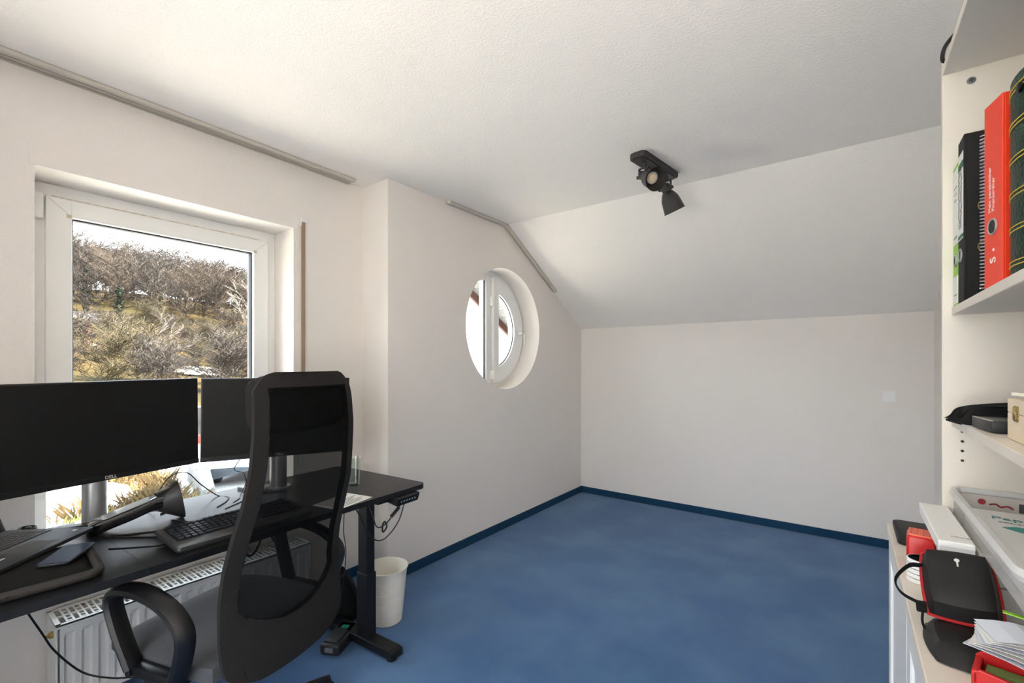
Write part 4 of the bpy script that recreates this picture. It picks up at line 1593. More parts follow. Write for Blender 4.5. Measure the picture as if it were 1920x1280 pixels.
# cabinet top --------------------------------------------
# paper ream in a clear box
t = thing('clear_tray', 'shallow clear plastic tray with a printed paper pack inside', 'box', (0.186, 0.86, CT + 0.113))
bw, bl, bh = 0.262, 0.515, 0.052
b = B()
b.box(0.0, 0.0022, 0.0, bl, 0.0, bh)
b.box(bw - 0.0022, bw, 0.0, bl, 0.0, bh)
b.box(0.0, bw, 0.0, 0.0022, 0.0, bh)
b.box(0.0, bw, bl - 0.0022, bl, 0.0, bh)
b.box(0.0, bw, 0.0, bl, 0.0, 0.002)
obj('tray_walls', b, M_CLEAR, t)
b = B()
rr_ = rounded_rect(-0.004, bw + 0.004, -0.004, bl + 0.004, 0.03)
b.tube([(p[0], p[1], bh) for p in rr_], 0.005, 6, closed=True, smooth=False, flat=(0.007, 0.010))
obj('rim', b, M_CLEARRIM, t, smooth=True)
t = thing('paper_ream', 'plain white ream stack carrying the clear tray', 'paper ream', (0.184, 1.125, CT + 0.0005))
b = B()
b.box(0.0, 0.25, 0.0, 0.25, 0.0, 0.054, 0.003)
obj('ream', b, M_PAPER, t)
b = B()
b.box(0.0, 0.25, 0.0, 0.25, 0.056, 0.111, 0.003)
obj('ream', b, M_PAPER, t)
t = thing('paper_pack', 'printer paper pack with teal print lying in the clear tray', 'paper pack', (0.196, 0.93, CT + 0.1165))
b = B()
b.box(0.0, 0.236, 0.0, 0.40, 0.0, 0.026, 0.004)
wr = obj('wrapper', b, M_PAPER, t, smooth=True)
text('Paper', 'lettering', M_TEAL, wr, (0.062, 0.335, 0.0264), (0, 0, radians(-6)), 0.030, 'CENTER')
text('different printing', 'lettering', M_GREY, wr, (0.072, 0.305, 0.0264), (0, 0, radians(-6)), 0.012, 'CENTER')
b = B()
pts = [(0.03, 0.27), (0.05, 0.285), (0.085, 0.285), (0.12, 0.265), (0.12, 0.235), (0.09, 0.255), (0.05, 0.250)]
b.prism(pts, 'z', 0.0255, 0.0266)
obj('print_swoosh', b, M_TEAL, wr)
b = B()
b.prism([(0.086, 0.285), (0.105, 0.285), (0.15, 0.262), (0.125, 0.262)], 'z', 0.0255, 0.0268)
obj('print_swoosh', b, M_GREY, wr)
b = B()
for k in range(3):
    b.prism([(0.05, 0.225 - 0.022 * k), (0.12, 0.225 - 0.022 * k), (0.12, 0.212 - 0.022 * k), (0.05, 0.212 - 0.022 * k)], 'z', 0.0255, 0.0265)
obj('print_lines', b, mat('pale_teal_print', (0.45, 0.62, 0.60), 0.6), wr)
b = B()
b.prism([(0.05, 0.15), (0.16, 0.16), (0.18, 0.12), (0.06, 0.10)], 'z', 0.0255, 0.0266)
obj('print_swoosh', b, M_TEAL, wr)
# wrap flap with print standing at the back of the box
t2 = thing('printed_wrapper', 'printed wrapper with red mark and 500 badge against the bookcase side', 'wrapper', (0.194, 1.368, CT + 0.1165))
b = B()
b.box(0.0, 0.24, 0.0, 0.0015, 0.0, 0.046)
wp = obj('film', b, mat('wrapper_grey', (0.56, 0.52, 0.48), 0.3), t2)
b = B()
b.box(0.088, 0.135, -0.0012, 0.0, 0.019, 0.037)
bd = obj('badge', b, mat('badge_grey', (0.07, 0.075, 0.075), 0.5), wp)
b = B()
b.box(0.135, 0.19, -0.0012, 0.0, 0.019, 0.037)
obj('badge', b, M_TEAL, wp)
text('500', 'lettering', M_LOGO, bd, None, None, 0.017, 'CENTER', 0.0002, frame_mtx(Vector((0.112, -0.0016, 0.028)), (-1, 0, 0), (0, 0, -1)))
b = B()
b.lathe([(0.0062, 0), (0.0062, 0.0005)], 16, Matrix.Translation((0.034, -0.0003, 0.033)) @ Matrix.Rotation(pi / 2, 4, 'X'))
b.tube([(0.045, -0.0006, 0.029), (0.055, -0.0006, 0.031), (0.062, -0.0006, 0.026), (0.072, -0.0006, 0.029), (0.080, -0.0006, 0.024)], 0.0017, 5)
obj('print_mark', b, M_DKRED, wp)

# flat white carton
t = thing('file_box', 'narrow grey-white file box under the flat white carton', 'box', (0.150, 1.13, CT + 0.0005))
b = B()
b.box(0.0, 0.026, 0.0, 0.25, 0.0, 0.102, 0.002, 1)
obj('box_body', b, M_SHELF, t)
b = B()
b.box(-0.0006, 0.0, 0.02, 0.08, 0.03, 0.07)
obj('index_label', b, M_PAPER, t)
t = thing('white_carton', 'flat white carton laid on the narrow file box', 'carton', (0.131, 1.11, CT + 0.103))
b = B()
b.box(0.0, 0.0465, 0.0, 0.272, 0.0, 0.018, 0.001, 1)
cb = obj('carton_base', b, M_PAPER, t)
b = B()
b.box(-0.0008, 0.0468, -0.0008, 0.273, 0.012, 0.0235, 0.0015, 1)
lidc = obj('carton_lid', b, M_PAPER, t)
text('culures', 'lettering', M_GREY, lidc, (0.034, 0.035, 0.0238), (0, 0, 0), 0.010, 'CENTER')
# dark tablet sleeve at the end
b = B()
b.prism(rounded_rect(-0.006, 0.165, 0.0, 0.185, 0.016), 'z', 0.0, 0.014, bev=0.003)
tag(obj('tablet_case', b, M_NEO, None, loc=(0.104, 1.452, CT + 0.0005), smooth=True), 'flat black tablet case at the far cabinet end', 'case')
# red box
t = thing('red_box', 'small red box with perforated coral lid', 'box', (0.1015, 1.302, CT + 0.0005), radians(-6))
b = B()
b.box(0.0, 0.046, 0.0, 0.06, 0.0, 0.070, 0.006, 3)
obj('box_body', b, M_REDP, t, smooth=True)
b = B()
b.box(0.003, 0.043, 0.003, 0.057, 0.069, 0.0735, 0.0015, 1)
ld = obj('lid', b, M_ORANGE, t)
b = B()
for i in range(4):
    for j in range(9):
        b.lathe([(0.0011, 0.0733), (0.0011, 0.0738)], 6, Matrix.Translation((0.008 + i * 0.010, 0.007 + j * 0.0058, 0)))
obj('lid_holes', b, mat('coral_shadow', (0.45, 0.07, 0.04), 0.6), ld)
# stack of white discs
t = thing('disc_stack', 'stack of white ribbed discs beside the red box', 'stack', (0.122, 1.235, CT + 0.0005))
for k in range(5):
    b = B()
    b.lathe([(0.024, 0.0), (0.0255, 0.001), (0.0255, 0.007), (0.024, 0.008)], 28, Matrix.Translation((0, 0, 0.0095 * k)))
    obj('disc', b, M_PAPER, t, smooth=True)
b = B()
b.lathe([(0.023, 0.001), (0.023, 0.046)], 24)
obj('core', b, M_HOLE, t)

# soft black pouch (bottom)
t = thing('soft_case', 'big soft black case lying under the receipts', 'case', (0.165, 0.975, CT + 0.0005), radians(0))
b = B()
rows = []
for i in range(11):
    u = -1 + 2 * i / 10
    row = []
    for j in range(11):
        v = -1 + 2 * j / 10
        h = 0.024 * (max(0.0, 1 - abs(u) ** 5)) ** 0.6 * (max(0.0, 1 - abs(v) ** 5)) ** 0.6
        row.append((v * 0.068 * math.sqrt(1 - 0.25 * u * u), u * 0.072 * math.sqrt(1 - 0.25 * v * v), 0.002 + h))
    rows.append(row)
b.grid(rows)
b.prism([(0.066 * cos(a), 0.070 * sin(a)) for a in [2 * pi * k / 24 for k in range(24)]], 'z', 0.0, 0.004)
obj('case_body', b, M_NEO, t, smooth=True)
b = B()
b.prism([(-0.012, -0.001), (0.012, -0.001), (0.010, 0.001), (-0.010, 0.001)], 'y', -0.01, 0.01, mtx=Matrix.Translation((0.02, -0.02, 0.0265)))
obj('logo_patch', b, M_TEAL, t)

# hard black case with red zip
hc = thing('hard_case', 'black hard-shell case with red zip and wrist strap', 'case', (0.150, 1.056, CT + 0.066), rot=(radians(36), radians(-4), radians(-3)))
def shell(zsgn, hgt):
    b_ = B()
    rows_ = []
    L, Wd = 0.062, 0.046
    for i in range(13):
        u = -1 + 2 * i / 12
        row = []
        for j in range(13):
            v = -1 + 2 * j / 12
            sx = v * math.sqrt(1 - 0.15 * u * u)
            sy = u * math.sqrt(1 - 0.15 * v * v)
            e = max(0.0, 1 - max(abs(u), abs(v)) ** 6)
            row.append((sx * Wd, sy * L, zsgn * (0.001 + hgt * e ** 0.55)))
        rows_.append(row)
    b_.grid(rows_)
    return b_
obj('upper_shell', shell(1, 0.032), M_NEO, hc, smooth=True)
obj('lower_shell', shell(-1, 0.020), M_NEO, hc, smooth=True)
b = B()
edge_pts = []
for k in range(48):
    a = 2 * pi * k / 48
    c_, s__ = cos(a), sin(a)
    m_ = max(abs(c_), abs(s__))
    v, u = c_ / m_, s__ / m_
    edge_pts.append((v * math.sqrt(1 - 0.15 * u * u) * 0.0466, u * math.sqrt(1 - 0.15 * v * v) * 0.0626, 0))
b.tube(edge_pts, 0.0026, 6, closed=True, smooth=False)
obj('zip', b, mat('red_zip', (0.42, 0.008, 0.010), 0.6), hc, smooth=True, label='red zip')
b = B()
b.tube([(-0.043, 0.030, 0.004), (-0.062, 0.026, 0.004), (-0.082, -0.004, 0.002), (-0.076, -0.028, 0.0), (-0.052, -0.042, 0.0), (-0.046, -0.046, 0)], 0.004, 8, flat=(0.0015, 0.0065))
obj('wrist_strap', b, M_CLOTH, hc, smooth=True)
b = B()
b.box(-0.058, -0.044, -0.056, -0.038, -0.004, 0.004, 0.002)
b.tube([(-0.050, -0.054, 0), (-0.052, -0.070, -0.004), (-0.050, -0.082, -0.006)], 0.0018, 6)
obj('zip_pull', b, M_CLOTH, hc, smooth=True)
b = B()
b.lathe([(0.0035, 0.0325), (0.0035, 0.0332)], 14, Matrix.Translation((0.0, 0.030, 0.0)))
b.box(-0.0011, 0.0011, 0.018, 0.027, 0.0325, 0.0332)
obj('logo_mark', b, M_LOGO, hc)

# receipts
random.seed(11)
for k in range(7):
    b = B()
    L_ = 0.085
    rows = []
    for i in range(5):
        u = i / 4
        rows.append([(u * L_, (v - 0.5) * 0.048, 0.006 * sin(pi * u) * (0.5 + k * 0.1)) for v in (0, 0.5, 1)])
    b.grid(rows, 0.0005)
    o = obj('receipt', b, M_PAPER if k % 3 else mat('blue_white_paper', (0.66, 0.70, 0.78), 0.8), None, loc=(0.138 + 0.002 * k, 0.905 - 0.004 * k, CT + 0.050 + 0.0048 * k), rot=(radians(-6 + 2 * k), radians(6), radians(-24 + 7 * k)))
    tag(o, {0: 'lowest bluish receipt in the fan on the soft black case', 3: 'bluish receipt in the middle of the fan', 6: 'topmost bluish receipt of the fan on the soft black case'}.get(k, 'white receipt in the loose fan on the soft black case'), 'receipt', 'fan of receipts on the soft case')
b = B()
b.box(0.0, 0.08, -0.004, 0.004, 0.0, 0.0015)
tag(obj('paper_slip', b, M_LIME, None, loc=(0.175, 0.925, CT + 0.092), rot=(0, radians(4), radians(-10))), 'narrow green slip on top of the receipts', 'paper')
# red lanyard
b = B()
b.tube([(0.188, 1.060, CT + 0.006), (0.205, 1.045, CT + 0.028), (0.222, 1.030, CT + 0.020), (0.236, 1.020, CT + 0.010)], 0.004, 8, flat=(0.009, 0.0015))
tag(obj('lanyard', b, M_REDP, None, smooth=True, loc=(-0.014, -0.03, 0.012)), 'red ribbon lanyard trailing behind the receipts', 'lanyard')
# red wallet
t = thing('red_wallet', 'small red wallet with green lining at the cabinet front', 'wallet', (0.172, 0.872, CT + 0.0005), radians(-14))
b = B()
b.prism([(-0.032, 0.0), (0.05, 0.0), (0.05, 0.028), (-0.026, 0.036), (-0.034, 0.030)], 'y', -0.03, -0.024, bev=0.001)
b.prism([(-0.032, 0.0), (0.05, 0.0), (0.05, 0.034), (-0.026, 0.042), (-0.034, 0.034)], 'y', 0.018, 0.024, bev=0.001)
b.box(-0.034, -0.026, -0.03, 0.024, 0.0, 0.034, 0.003)
b.box(-0.034, 0.05, -0.03, 0.024, 0.0, 0.004)
obj('wallet_body', b, M_REDP, t)
b = B()
b.box(-0.022, 0.048, -0.012, 0.010, 0.004, 0.030)
obj('lining', b, mat('moss_green', (0.16, 0.22, 0.06), 0.7), t)
b = B()
b.lathe([(0.004, 0), (0.006, 0.005), (0.004, 0.010)], 12, Matrix.Translation((0.0, 0.021, 0.040)))
obj('snap', b, M_REDP, t, smooth=True)

# ------------------------------------------------------------------ outside: own roof overhang, lower wall, neighbours
ov = struct_root('roof_overhang', (XOUT, YK, ZC))
XE = -3.30
ln = 0.135
cs = cos(math.atan(sl))
pl = B()
pl.prism([(0.0, 0.075), (ln * 0.955, 0.075), (ln * 0.955, 0.09), (0.0, 0.09)], 'x', XE - XOUT, 0.0)
pl0 = obj('plank', pl, M_SOFFIT, ov, rot=(-math.atan(sl), 0, 0), loc=(0, -1.2 * 0, 0))
for k in range(1, 15):
    share(pl0, 'plank', ov, (0, k * ln * cs, -k * ln * cs * sl), (-math.atan(sl), 0, 0))
pf0 = None
for k in range(1, 34):
    share(pl0, 'plank', ov, (0, -k * ln, 0), (0, 0, 0))
b = B()
yE = 1.60
b.prism([(-0.02, 0.0), (yE, -sl * yE), (yE, -sl * yE + 0.17), (0.0, 0.17), (-0.02, 0.17)], 'x', XE - XOUT - 0.03, XE - XOUT)
b.prism([(-4.6, 0.0), (0.0, 0.0), (0.0, 0.17), (-4.6, 0.17)], 'x', XE - XOUT - 0.03, XE - XOUT)
obj('barge_board', b, M_BARGE, ov)
b = B()
b.prism([(-4.6, 0.16), (0.0, 0.16), (yE + 0.4, -sl * (yE + 0.4) + 0.16), (yE + 0.4, -sl * (yE + 0.4) + 0.25), (0.0, 0.26), (-4.6, 0.26)], 'x', XE - XOUT - 0.06, 0.0)
obj('roof_edge', b, M_ROOF, ov)
b = B()
b.tube([(-0.36, 1.66, -sl * 1.66 + 0.02), (-0.2, 1.66, -sl * 1.66 + 0.01), (0.0, 1.66, -sl * 1.66)], 0.055, 10)
b.tube([(-0.30, 1.66, -sl * 1.66), (-0.28, 1.62, -sl * 1.66 - 0.15), (-0.12, 1.52, -sl * 1.66 - 0.30), (-0.06, 1.50, -sl * 1.66 - 0.45), (-0.06, 1.50, -4.6)], 0.04, 10)
obj('gutter_pipe', b, M_ZINC, ov, smooth=True)
b = B()
b.box(XOUT, XR + 0.3, YF - 0.3, YB + 0.3, -2.3, -0.25)
struct('wall_lower_storey', b, M_RENDER)

def house(name, label, loc, rotz, w, d, h, rh, wins, wallm=M_RENDER):
    t_ = thing(name, label, 'house', loc, rotz, 'houses beyond the window')
    b_ = B()
    b_.box(-w / 2, w / 2, -d / 2, d / 2, -2, h)
    b_.prism([(-w / 2, h), (w / 2, h), (0, h + rh)], 'y', -d / 2, d / 2)
    wl = obj('house_wall', b_, wallm, t_)
    b_ = B()
    for s in (-1, 1):
        b_.prism([(s * (w / 2 + 0.4), h - 0.25), (0, h + rh + 0.05), (0, h + rh + 0.25), (s * (w / 2 + 0.4), h - 0.05)], 'y', -d / 2 - 0.4, d / 2 + 0.4)
    obj('house_roof', b_, M_ROOF, t_)
    for (x, z, ww, hh) in wins:
        b_ = B()
        b_.box(x - ww / 2, x + ww / 2, -d / 2 - 0.02, -d / 2 + 0.05, z, z + hh)
        f = obj('house_window', b_, M_PVC, wl)
        b_ = B()
        b_.box(x - ww / 2 + 0.08, x + ww / 2 - 0.08, -d / 2 - 0.04, -d / 2, z + 0.08, z + hh - 0.08)
        obj('house_pane', b_, M_DARKWIN, wl)
    return t_

house('white_house', 'white rendered house seen through the round window', (-10.6, 12.8, -2.2), radians(43), 9.0, 7.0, 6.4, 3.0,
      [(0.95, 3.7, 0.5, 1.2), (0.9, 2.9, 0.4, 0.4)])
# ------------------------------------------------------------------ outside: terrain, trees, garden
DX, DY = -0.955, 0.297

def hz(s):
    K = [(-500, -2.2), (22, -2.2), (60, -0.5), (85, 2.2), (110, 8), (130, 13), (180, 21.5), (225, 26), (330, 20), (600, 10)]
    for (a, za), (c, zc) in zip(K[:-1], K[1:]):
        if s <= c:
            f = (s - a) / (c - a)
            return za + (zc - za) * f
    return K[-1][1]

def ground(x, y):
    s = x * DX + y * DY
    q = -x * DY + y * DX
    z = hz(s)
    if s > 25:
        k = min(1, (s - 25) / 60)
        z += k * (1.2 * sin(q * 0.06 + 0.8) + 0.7 * sin(s * 0.09 + q * 0.11) + 0.02 * q)
    return z

b = B()
xs = [-420, -340, -280, -250, -225] + [-205 + 5 * i for i in range(39)] + [-14, -10, -6, -2, 3, 10, 25, 60, 140]
ys = [-140, -80, -40, -20, -8] + [-4 + 4 * i for i in range(28)] + [115, 130, 160, 220]
b.grid([[(x, y, ground(x, y)) for y in ys] for x in xs])
M_TERR = mat('hill_grass', (0.050, 0.032, 0.011), 0.95, spec=0.1, vary=(0.12, (0.028, 0.022, 0.008), 0.4, 0.62), bump=(1.4, 0.6, 0.4))
struct('terrain', b, M_TERR, smooth=True)
M_YARD = mat('pale_gravel', (0.52, 0.50, 0.46), 0.95, vary=(1.5, (0.44, 0.41, 0.35), 0.4, 0.65))
b = B()
b.grid([[(x, y, -2.17) for y in (-14, -7, 0, 7, 14, 20)] for x in (-3.0, -7.0, -12.0, -17.0, -21.0)])
struct('ground_yard', b, M_YARD)
M_PALE = mat('pale_ground_and_glare', (0.17, 0.155, 0.13), 0.95, vary=(0.5, (0.22, 0.21, 0.195), 0.4, 0.6))

def patch(label, s, q, ls, lq, a=0.0):  # real quarry ground, plus blown-out glare painted as pale patches
    b_ = B()
    rows_ = []
    rings = 4
    n_ = 20
    cpt = None
    for i in range(rings + 1):
        f = i / rings
        row = []
        for k in range(n_ + 1):
            an = 2 * pi * k / n_
            w = 1 + 0.22 * sin(3 * an + s) + 0.12 * sin(7 * an + q)
            ss, qq = f * ls * w * cos(an), f * lq * w * sin(an)
            S, Q = s + ss, q + qq
            x = S * DX - Q * DY
            y = S * DY + Q * DX
            row.append((x, y, ground(x, y) + 0.25))
        rows_.append(row)
    b_.grid(rows_)
    o = obj('quarry_and_glare', b_, M_PALE, None)
    o['kind'] = 'structure'
    o['label'] = label

patch('pale quarry ground at the foot of the wooded hill', 112, 20, 7, 9)
patch('blown-out glare painted pale between the shrubs and the forest', 99, -19, 9, 13)
patch('small glare patch painted on the slope near the thorny shrubs', 72, -17, 4, 4)
patch('glare patch painted below the white-barked tree', 66, -1, 3, 4)

# bare winter trees
def tree_mesh(name, seed, h, spread, levels, nkids, r0, clear, m, droop=0.0, rmin=0.028):
    rnd = random.Random(seed)
    segs = []
    def grow(p, d, L, r, lev):
        steps = 3 if lev == 0 else 2
        q = p
        dd = d
        for i in range(steps):
            dd = (dd + Vector((rnd.uniform(-1, 1), rnd.uniform(-1, 1), rnd.uniform(-0.3, 0.6 - droop))) * 0.16).normalized()
            e = q + dd * (L / steps)
            ra = r * (1 - 0.5 * i / steps)
            rb = r * (1 - 0.5 * (i + 1) / steps)
            segs.append((q, e, max(rmin, ra), max(rmin, rb)))
            if lev < levels and (lev > 0 or (i + 1) / steps >= clear):
                for _ in range(nkids[lev]):
                    az = rnd.uniform(0, 2 * pi)
                    el = rnd.uniform(0.25, 0.95)
                    side = Vector((cos(az), sin(az), 0))
                    nd = (dd * el + side * spread + Vector((0, 0, 0.15 - droop))).normalized()
                    grow(q + (e - q) * rnd.uniform(0.2, 1.0), nd, L * rnd.uniform(0.42, 0.66), rb * 0.55, lev + 1)
            q = e
    grow(Vector((0, 0, -0.3)), Vector((0, 0, 1)), h * 0.72, r0, 0)
    verts, faces = [], []
    for (p, e, ra, rb) in segs:
        d = (e - p).normalized()
        a = d.cross(Vector((0.3, 0.1, 1))).normalized()
        c = d.cross(a)
        n_ = len(verts)
        for pt, rr in ((p, ra), (e, rb)):
            for k in range(3):
                an = 2 * pi * k / 3
                verts.append(pt + a * rr * cos(an) + c * rr * sin(an))
        for k in range(3):
            k2 = (k + 1) % 3
            faces.append((n_ + k, n_ + k2, n_ + 3 + k2, n_ + 3 + k))
    me = bpy.data.meshes.new(name)
    me.from_pydata(verts, [], faces)
    me.materials.append(m)
    return me

M_BARK1 = mat('grey_brown_bark', (0.034, 0.025, 0.019), 0.9)
M_BARK2 = mat('warm_brown_bark', (0.044, 0.030, 0.019), 0.9)
M_BARK3 = mat('pale_birch_bark', (0.15, 0.13, 0.11), 0.8)
M_OLIVE = mat('olive_twigs', (0.050, 0.037, 0.015), 0.9)
M_IVY = mat('ivy_leaves', (0.012, 0.024, 0.007), 0.7)
forest = [tree_mesh('forest_tree_%s' % c, i, 13, 0.75, 3, (5, 4, 4), 0.17, 0.25, (M_BARK1, M_BARK2)[i % 2]) for i, c in enumerate('abcdef')]
shrubs = [tree_mesh('shrub_%s' % c, 20 + i, 5.5, 0.85, 3, (7, 5, 4), 0.06, 0.0, (M_OLIVE, M_BARK2, M_BARK1)[i % 3], rmin=0.014) for i, c in enumerate('abcd')]
birch = tree_mesh('birch', 41, 11, 0.55, 3, (3, 3, 3), 0.11, 0.30, M_BARK3, rmin=0.018)

def place(me, name, s, q, rz, sc, label, cat, group):
    x = s * DX - q * DY
    y = s * DY + q * DX
    o = bpy.data.objects.new(name, me)
    col.objects.link(o)
    o.location = (x, y, ground(x, y))
    o.rotation_euler = (0, 0, rz)
    o.scale = (sc, sc, sc)
    tag(o, label, cat, group)
    return o

rnd = random.Random(5)
rowsF = 10
nF = 0
for i in range(rowsF):
    s = 117 + i * 10.5
    half = 14 + s * 0.21
    nrow = 17
    for k in range(nrow):
        q = -half + 2 * half * (k + rnd.uniform(0.1, 0.9)) / nrow
        v = rnd.randrange(6)
        place(forest[v], 'bare_tree', s + rnd.uniform(-5, 5), q, rnd.uniform(0, 6.28), rnd.uniform(0.8, 1.12),
              'leafless woodland tree on the hillside beyond the window', 'tree', 'leafless woodland trees on the hillside')
rnd = random.Random(8)
for i in range(6):
    s = 48 + i * 9
    half = 7 + s * 0.2
    for k in range(9):
        q = -half + 2 * half * (k + rnd.uniform(0.1, 0.9)) / 9
        if q > half * 0.55 and i < 4:
            continue
        place(shrubs[rnd.randrange(4)], 'bare_shrub', s + rnd.uniform(-3, 3), q, rnd.uniform(0, 6.28), rnd.uniform(0.7, 1.15),
              'tangled leafless shrub in the valley beyond the window', 'shrub', 'leafless shrubs in the valley')
place(birch, 'birch_tree', 52, 1.5, 1.0, 0.5, 'pale-barked young tree alone in the valley, centre of the window', 'tree', None)
place(birch, 'birch_tree', 96, -9, 2.6, 0.95, 'pale leaning tree before the forest, in the middle of the pane', 'tree', None)
place(birch, 'birch_tree', 92, -17, 4.0, 0.85, 'pale tree before the painted glare patch, towards the right pane edge', 'tree', None)
place(birch, 'birch_tree', 104, -26, 5.2, 1.0, 'tall pale tree beside the right pane edge', 'tree', None)
# ivy-clad evergreens
def ivy_mesh(seed, h):
    r_ = random.Random(seed)
    vs_, fs_ = [], []
    for k in range(420):
        z = r_.uniform(0.8, h)
        rad_ = (0.9 + 0.5 * sin(z * 1.7 + seed)) * (1 - 0.75 * (z / h) ** 2) * r_.uniform(0.4, 1)
        a = r_.uniform(0, 2 * pi)
        c = Vector((rad_ * cos(a), rad_ * sin(a), z))
        u = Vector((r_.uniform(-1, 1), r_.uniform(-1, 1), r_.uniform(-1, 1))).normalized() * 0.28
        w = u.cross(Vector((r_.uniform(-1, 1), r_.uniform(-1, 1), 1))).normalized() * 0.24
        n_ = len(vs_)
        vs_ += [c - u, c + w, c + u, c - w]
        fs_.append((n_, n_ + 1, n_ + 2, n_ + 3))
    me = bpy.data.meshes.new('ivy_column')
    me.from_pydata(vs_, [], fs_)
    me.materials.append(M_IVY)
    return me
ivy = ivy_mesh(2, 8.5)
for (s, q, sc, lb) in ((116, 14, 1.0, 'dark ivy-covered tree at the left pane side of the forest'), (113, 9, 0.8, 'short ivy-covered tree above the pale quarry ground'),
                       (122, 3, 0.8, 'narrow ivy-covered trunk in mid forest'), (128, -11, 0.9, 'dark ivy clump high in the forest'), (60, 12.5, 0.35, 'low evergreen bush near the distant roofs')):
    place(ivy, 'ivy_tree', s, q, q, sc, lb, 'tree', None)

house('village_house', 'small white village house with grey roof beside the left pane edge', (-79.5, 13.0, 1.0), radians(70), 6.0, 7.0, 2.4, 1.6, [(-1, 0.9, 0.8, 0.9), (1, 0.9, 0.8, 0.9)])
house('village_house', 'smaller white hut higher up the slope past the village house', (-92.0, 15.3, 3.6), radians(60), 3.5, 4.0, 1.6, 1.0, [(0, 0.5, 0.8, 0.7)])

# garden below the window
GZ = -2.2
M_DRY = mat('dry_grass', (0.11, 0.068, 0.022), 0.9)
M_GRN = mat('green_leaves', (0.14, 0.20, 0.04), 0.8)
def blades(name, seed, n_, h, sp, m):
    r_ = random.Random(seed)
    vs_, fs_ = [], []
    for k in range(n_):
        a = r_.uniform(0, 2 * pi)
        rr = sp * math.sqrt(r_.random())
        p = Vector((rr * cos(a), rr * sin(a), 0))
        lean = Vector((r_.uniform(-0.5, 0.5), r_.uniform(-0.5, 0.5), 1)).normalized() * h * r_.uniform(0.5, 1)
        wv = Vector((cos(a + 1.3), sin(a + 1.3), 0)) * 0.02
        i0 = len(vs_)
        vs_ += [p - wv, p + wv, p + lean * 0.6 + wv * 0.7 + Vector((lean.x * 0.1, lean.y * 0.1, 0)), p + lean + Vector((lean.x, lean.y, -0.1)) * 0.3]
        fs_ += [(i0, i0 + 1, i0 + 2), (i0, i0 + 2, i0 + 3)]
    me = bpy.data.meshes.new(name)
    me.from_pydata(vs_, [], fs_)
    me.materials.append(m)
    return me
dry = [blades('dry_grass_mesh', i, 160, 0.75, 0.45, M_DRY) for i in range(3)]
grn = blades('green_plant_mesh', 7, 160, 0.4, 0.4, M_GRN)
rnd = random.Random(12)
for k in range(26):
    x = rnd.uniform(-18.5, -12.5)
    y = 2.6 + (-(x + 12)) * 0.06 + rnd.uniform(-0.4, 1.7)
    o = bpy.data.objects.new('dry_grass_clump', dry[k % 3])
    col.objects.link(o)
    o.location = (x, y, GZ)
    o.rotation_euler = (0, 0, rnd.uniform(0, 6.28))
    o.scale = (1.1, 1.1, rnd.uniform(0.6, 1.1))
    tag(o, 'clump of golden dry grass in the garden below the window', 'grass clump', 'dry grass clumps in the garden')
for (x, y, lb) in ((-12.9, 4.45, 'green leafy plant beside the concrete planter'), (-13.4, 2.45, 'low green plant in front of the white garden mound')):
    o = bpy.data.objects.new('garden_plant', grn)
    col.objects.link(o)
    o.location = (x, y, GZ)
    tag(o, lb, 'plant')
# white covered mound
t = thing('covered_mound', 'white tarpaulin-covered mound in the garden below the window', 'cover', (-15.0, 2.62, GZ))
b = B()
rows = []
for i in range(8):
    f = i / 7
    rows.append([(1.0 * cos(a) * cos(f * pi / 2), 1.25 * sin(a) * cos(f * pi / 2), 0.62 * sin(f * pi / 2) * (1 + 0.05 * sin(4 * a))) for a in [2 * pi * k / 24 for k in range(25)]])
b.grid(rows)
obj('tarpaulin', b, M_RENDER, t, smooth=True)
b = B()
b.tube([(1.02 * cos(a), 1.27 * sin(a), 0.04) for a in [2 * pi * k / 24 for k in range(24)]], 0.04, 6, closed=True)
obj('hem', b, M_CONCRETE, t, smooth=True)
# concrete planter wall
t = thing('concrete_planter', 'weathered concrete planter wall beside the parked car', 'planter', (-14.7, 5.1, GZ), radians(-12))
b = B()
b.prism([(-1.6, 0.0), (1.5, 0.0), (1.5, 0.35), (0.6, 0.75), (-1.6, 1.0)], 'y', -0.14, 0.14, bev=0.02)
obj('planter_wall', b, M_CONCRETE, t)
b = B()
b.prism([(-1.65, 1.0), (0.6, 0.75), (0.6, 0.83), (-1.65, 1.08)], 'y', -0.2, 0.2, bev=0.01)
obj('coping', b, M_RENDER, t)

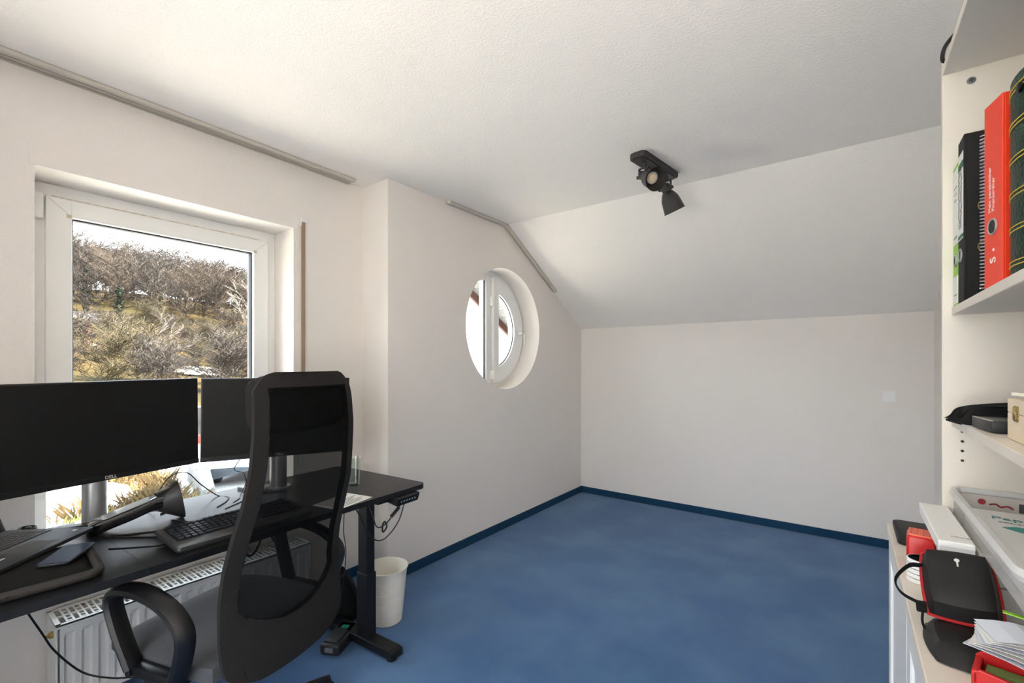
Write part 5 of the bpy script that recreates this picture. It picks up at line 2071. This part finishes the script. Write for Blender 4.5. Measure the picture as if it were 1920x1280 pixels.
def car(label, loc, rotz, color):
    t_ = thing('car', label, 'car', loc, rotz)
    paint = mat('paint_%d_%d_%d' % tuple(int(c * 99) for c in color), color, 0.25, metal=0.2, coat=0.6)
    # local +x forward
    def sect(prof, hw0, m_, name):
        b_ = B()
        rows_ = []
        for (x, z0, z1, w0, w1) in prof:
            rows_.append([(x, -w0, z0), (x, -w0 * 1.01, (z0 + z1) / 2), (x, -w1, z1), (x, 0, z1 + 0.03), (x, w1, z1), (x, w0 * 1.01, (z0 + z1) / 2), (x, w0, z0)])
        b_.grid(rows_)
        bmesh.ops.holes_fill(b_.bm, edges=[e for e in b_.bm.edges if len(e.link_faces) == 1])
        return obj(name, b_, m_, t_, smooth=True)
    sect([(2.05, 0.30, 0.58, 0.70, 0.66), (1.95, 0.22, 0.70, 0.82, 0.74), (1.2, 0.20, 0.86, 0.87, 0.80), (0.75, 0.20, 0.93, 0.88, 0.82), (-0.5, 0.20, 0.95, 0.88, 0.83), (-1.7, 0.20, 0.95, 0.87, 0.80), (-2.05, 0.30, 0.85, 0.78, 0.72)], 0.88, paint, 'body')
    sect([(0.10, 1.36, 1.41, 0.56, 0.54), (-0.3, 1.38, 1.45, 0.58, 0.55), (-1.0, 1.36, 1.43, 0.57, 0.54), (-1.35, 1.30, 1.36, 0.55, 0.52)], 0.6, paint, 'roof')
    b_ = B()
    b_.grid([[(0.86, -0.74, 0.95), (0.92, 0, 0.97), (0.86, 0.74, 0.95)], [(0.10, -0.56, 1.39), (0.14, 0, 1.42), (0.10, 0.56, 1.39)]], 0.01)
    obj('windscreen', b_, mat('car_glass', (0.10, 0.14, 0.18), 0.05), t_, smooth=True)
    b_ = B()
    for s in (-1, 1):
        b_.grid([[(0.80, s * 0.78, 0.95), (-1.70, s * 0.78, 0.95)], [(0.10, s * 0.57, 1.38), (-1.30, s * 0.56, 1.33)]], 0.01)
    b_.grid([[(-1.75, -0.72, 0.95), (-1.75, 0.72, 0.95)], [(-1.33, -0.54, 1.34), (-1.33, 0.54, 1.34)]], 0.01)
    obj('side_windows', b_, MATS['car_glass'], t_)
    for s in (-1, 1):
        for (xa, za, xb, zb_) in ((0.86, 0.94, 0.10, 1.40),):
            b_ = B()
            b_.tube([(xa, s * 0.77, za), (xb, s * 0.57, zb_)], 0.035, 6)
            obj('pillar', b_, paint, t_, smooth=True)
        b_ = B()
        b_.box(0.55, 0.72, s * 0.98 - 0.09, s * 0.98 + 0.09, 0.95, 1.07, 0.03)
        obj('mirror', b_, paint, t_, smooth=True)
        b_ = B()
        b_.box(1.90, 2.05, s * 0.58 - 0.14, s * 0.58 + 0.14, 0.56, 0.68, 0.03)
        obj('headlight', b_, M_PVC, t_, smooth=True)
        for xx in (1.28, -1.30):
            b_ = B()
            b_.lathe([(0.10, -0.09), (0.27, -0.10), (0.30, -0.07), (0.30, 0.07), (0.27, 0.10), (0.10, 0.09)], 24, Matrix.Translation((xx, s * 0.80, 0.30)) @ Matrix.Rotation(pi / 2, 4, 'X'))
            obj('wheel', b_, M_BPLAST, t_, smooth=True)
    return t_

car('pale blue-grey car parked beyond the concrete planter', (-15.7, 7.15, GZ), radians(-40), (0.34, 0.38, 0.44))
car('red car parked further back beyond the dry grass', (-22.5, 7.1, GZ), radians(-60), (0.55, 0.02, 0.015))
t = thing('blue_barrel', 'blue plastic barrel behind the dry grass', 'barrel', (-18.0, 4.75, GZ))
b = B()
b.lathe([(0.26, 0.0), (0.30, 0.05), (0.31, 0.4), (0.32, 0.42), (0.31, 0.44), (0.30, 0.85), (0.27, 0.9)], 24)
obj('barrel_body', b, mat('blue_plastic', (0.02, 0.06, 0.42), 0.4), t, smooth=True)
b = B()
b.lathe([(0.28, 0.9), (0.28, 0.94), (0.10, 0.95)], 24)
obj('barrel_lid', b, mat('blue_plastic', (0.02, 0.06, 0.42), 0.4), t, smooth=True)
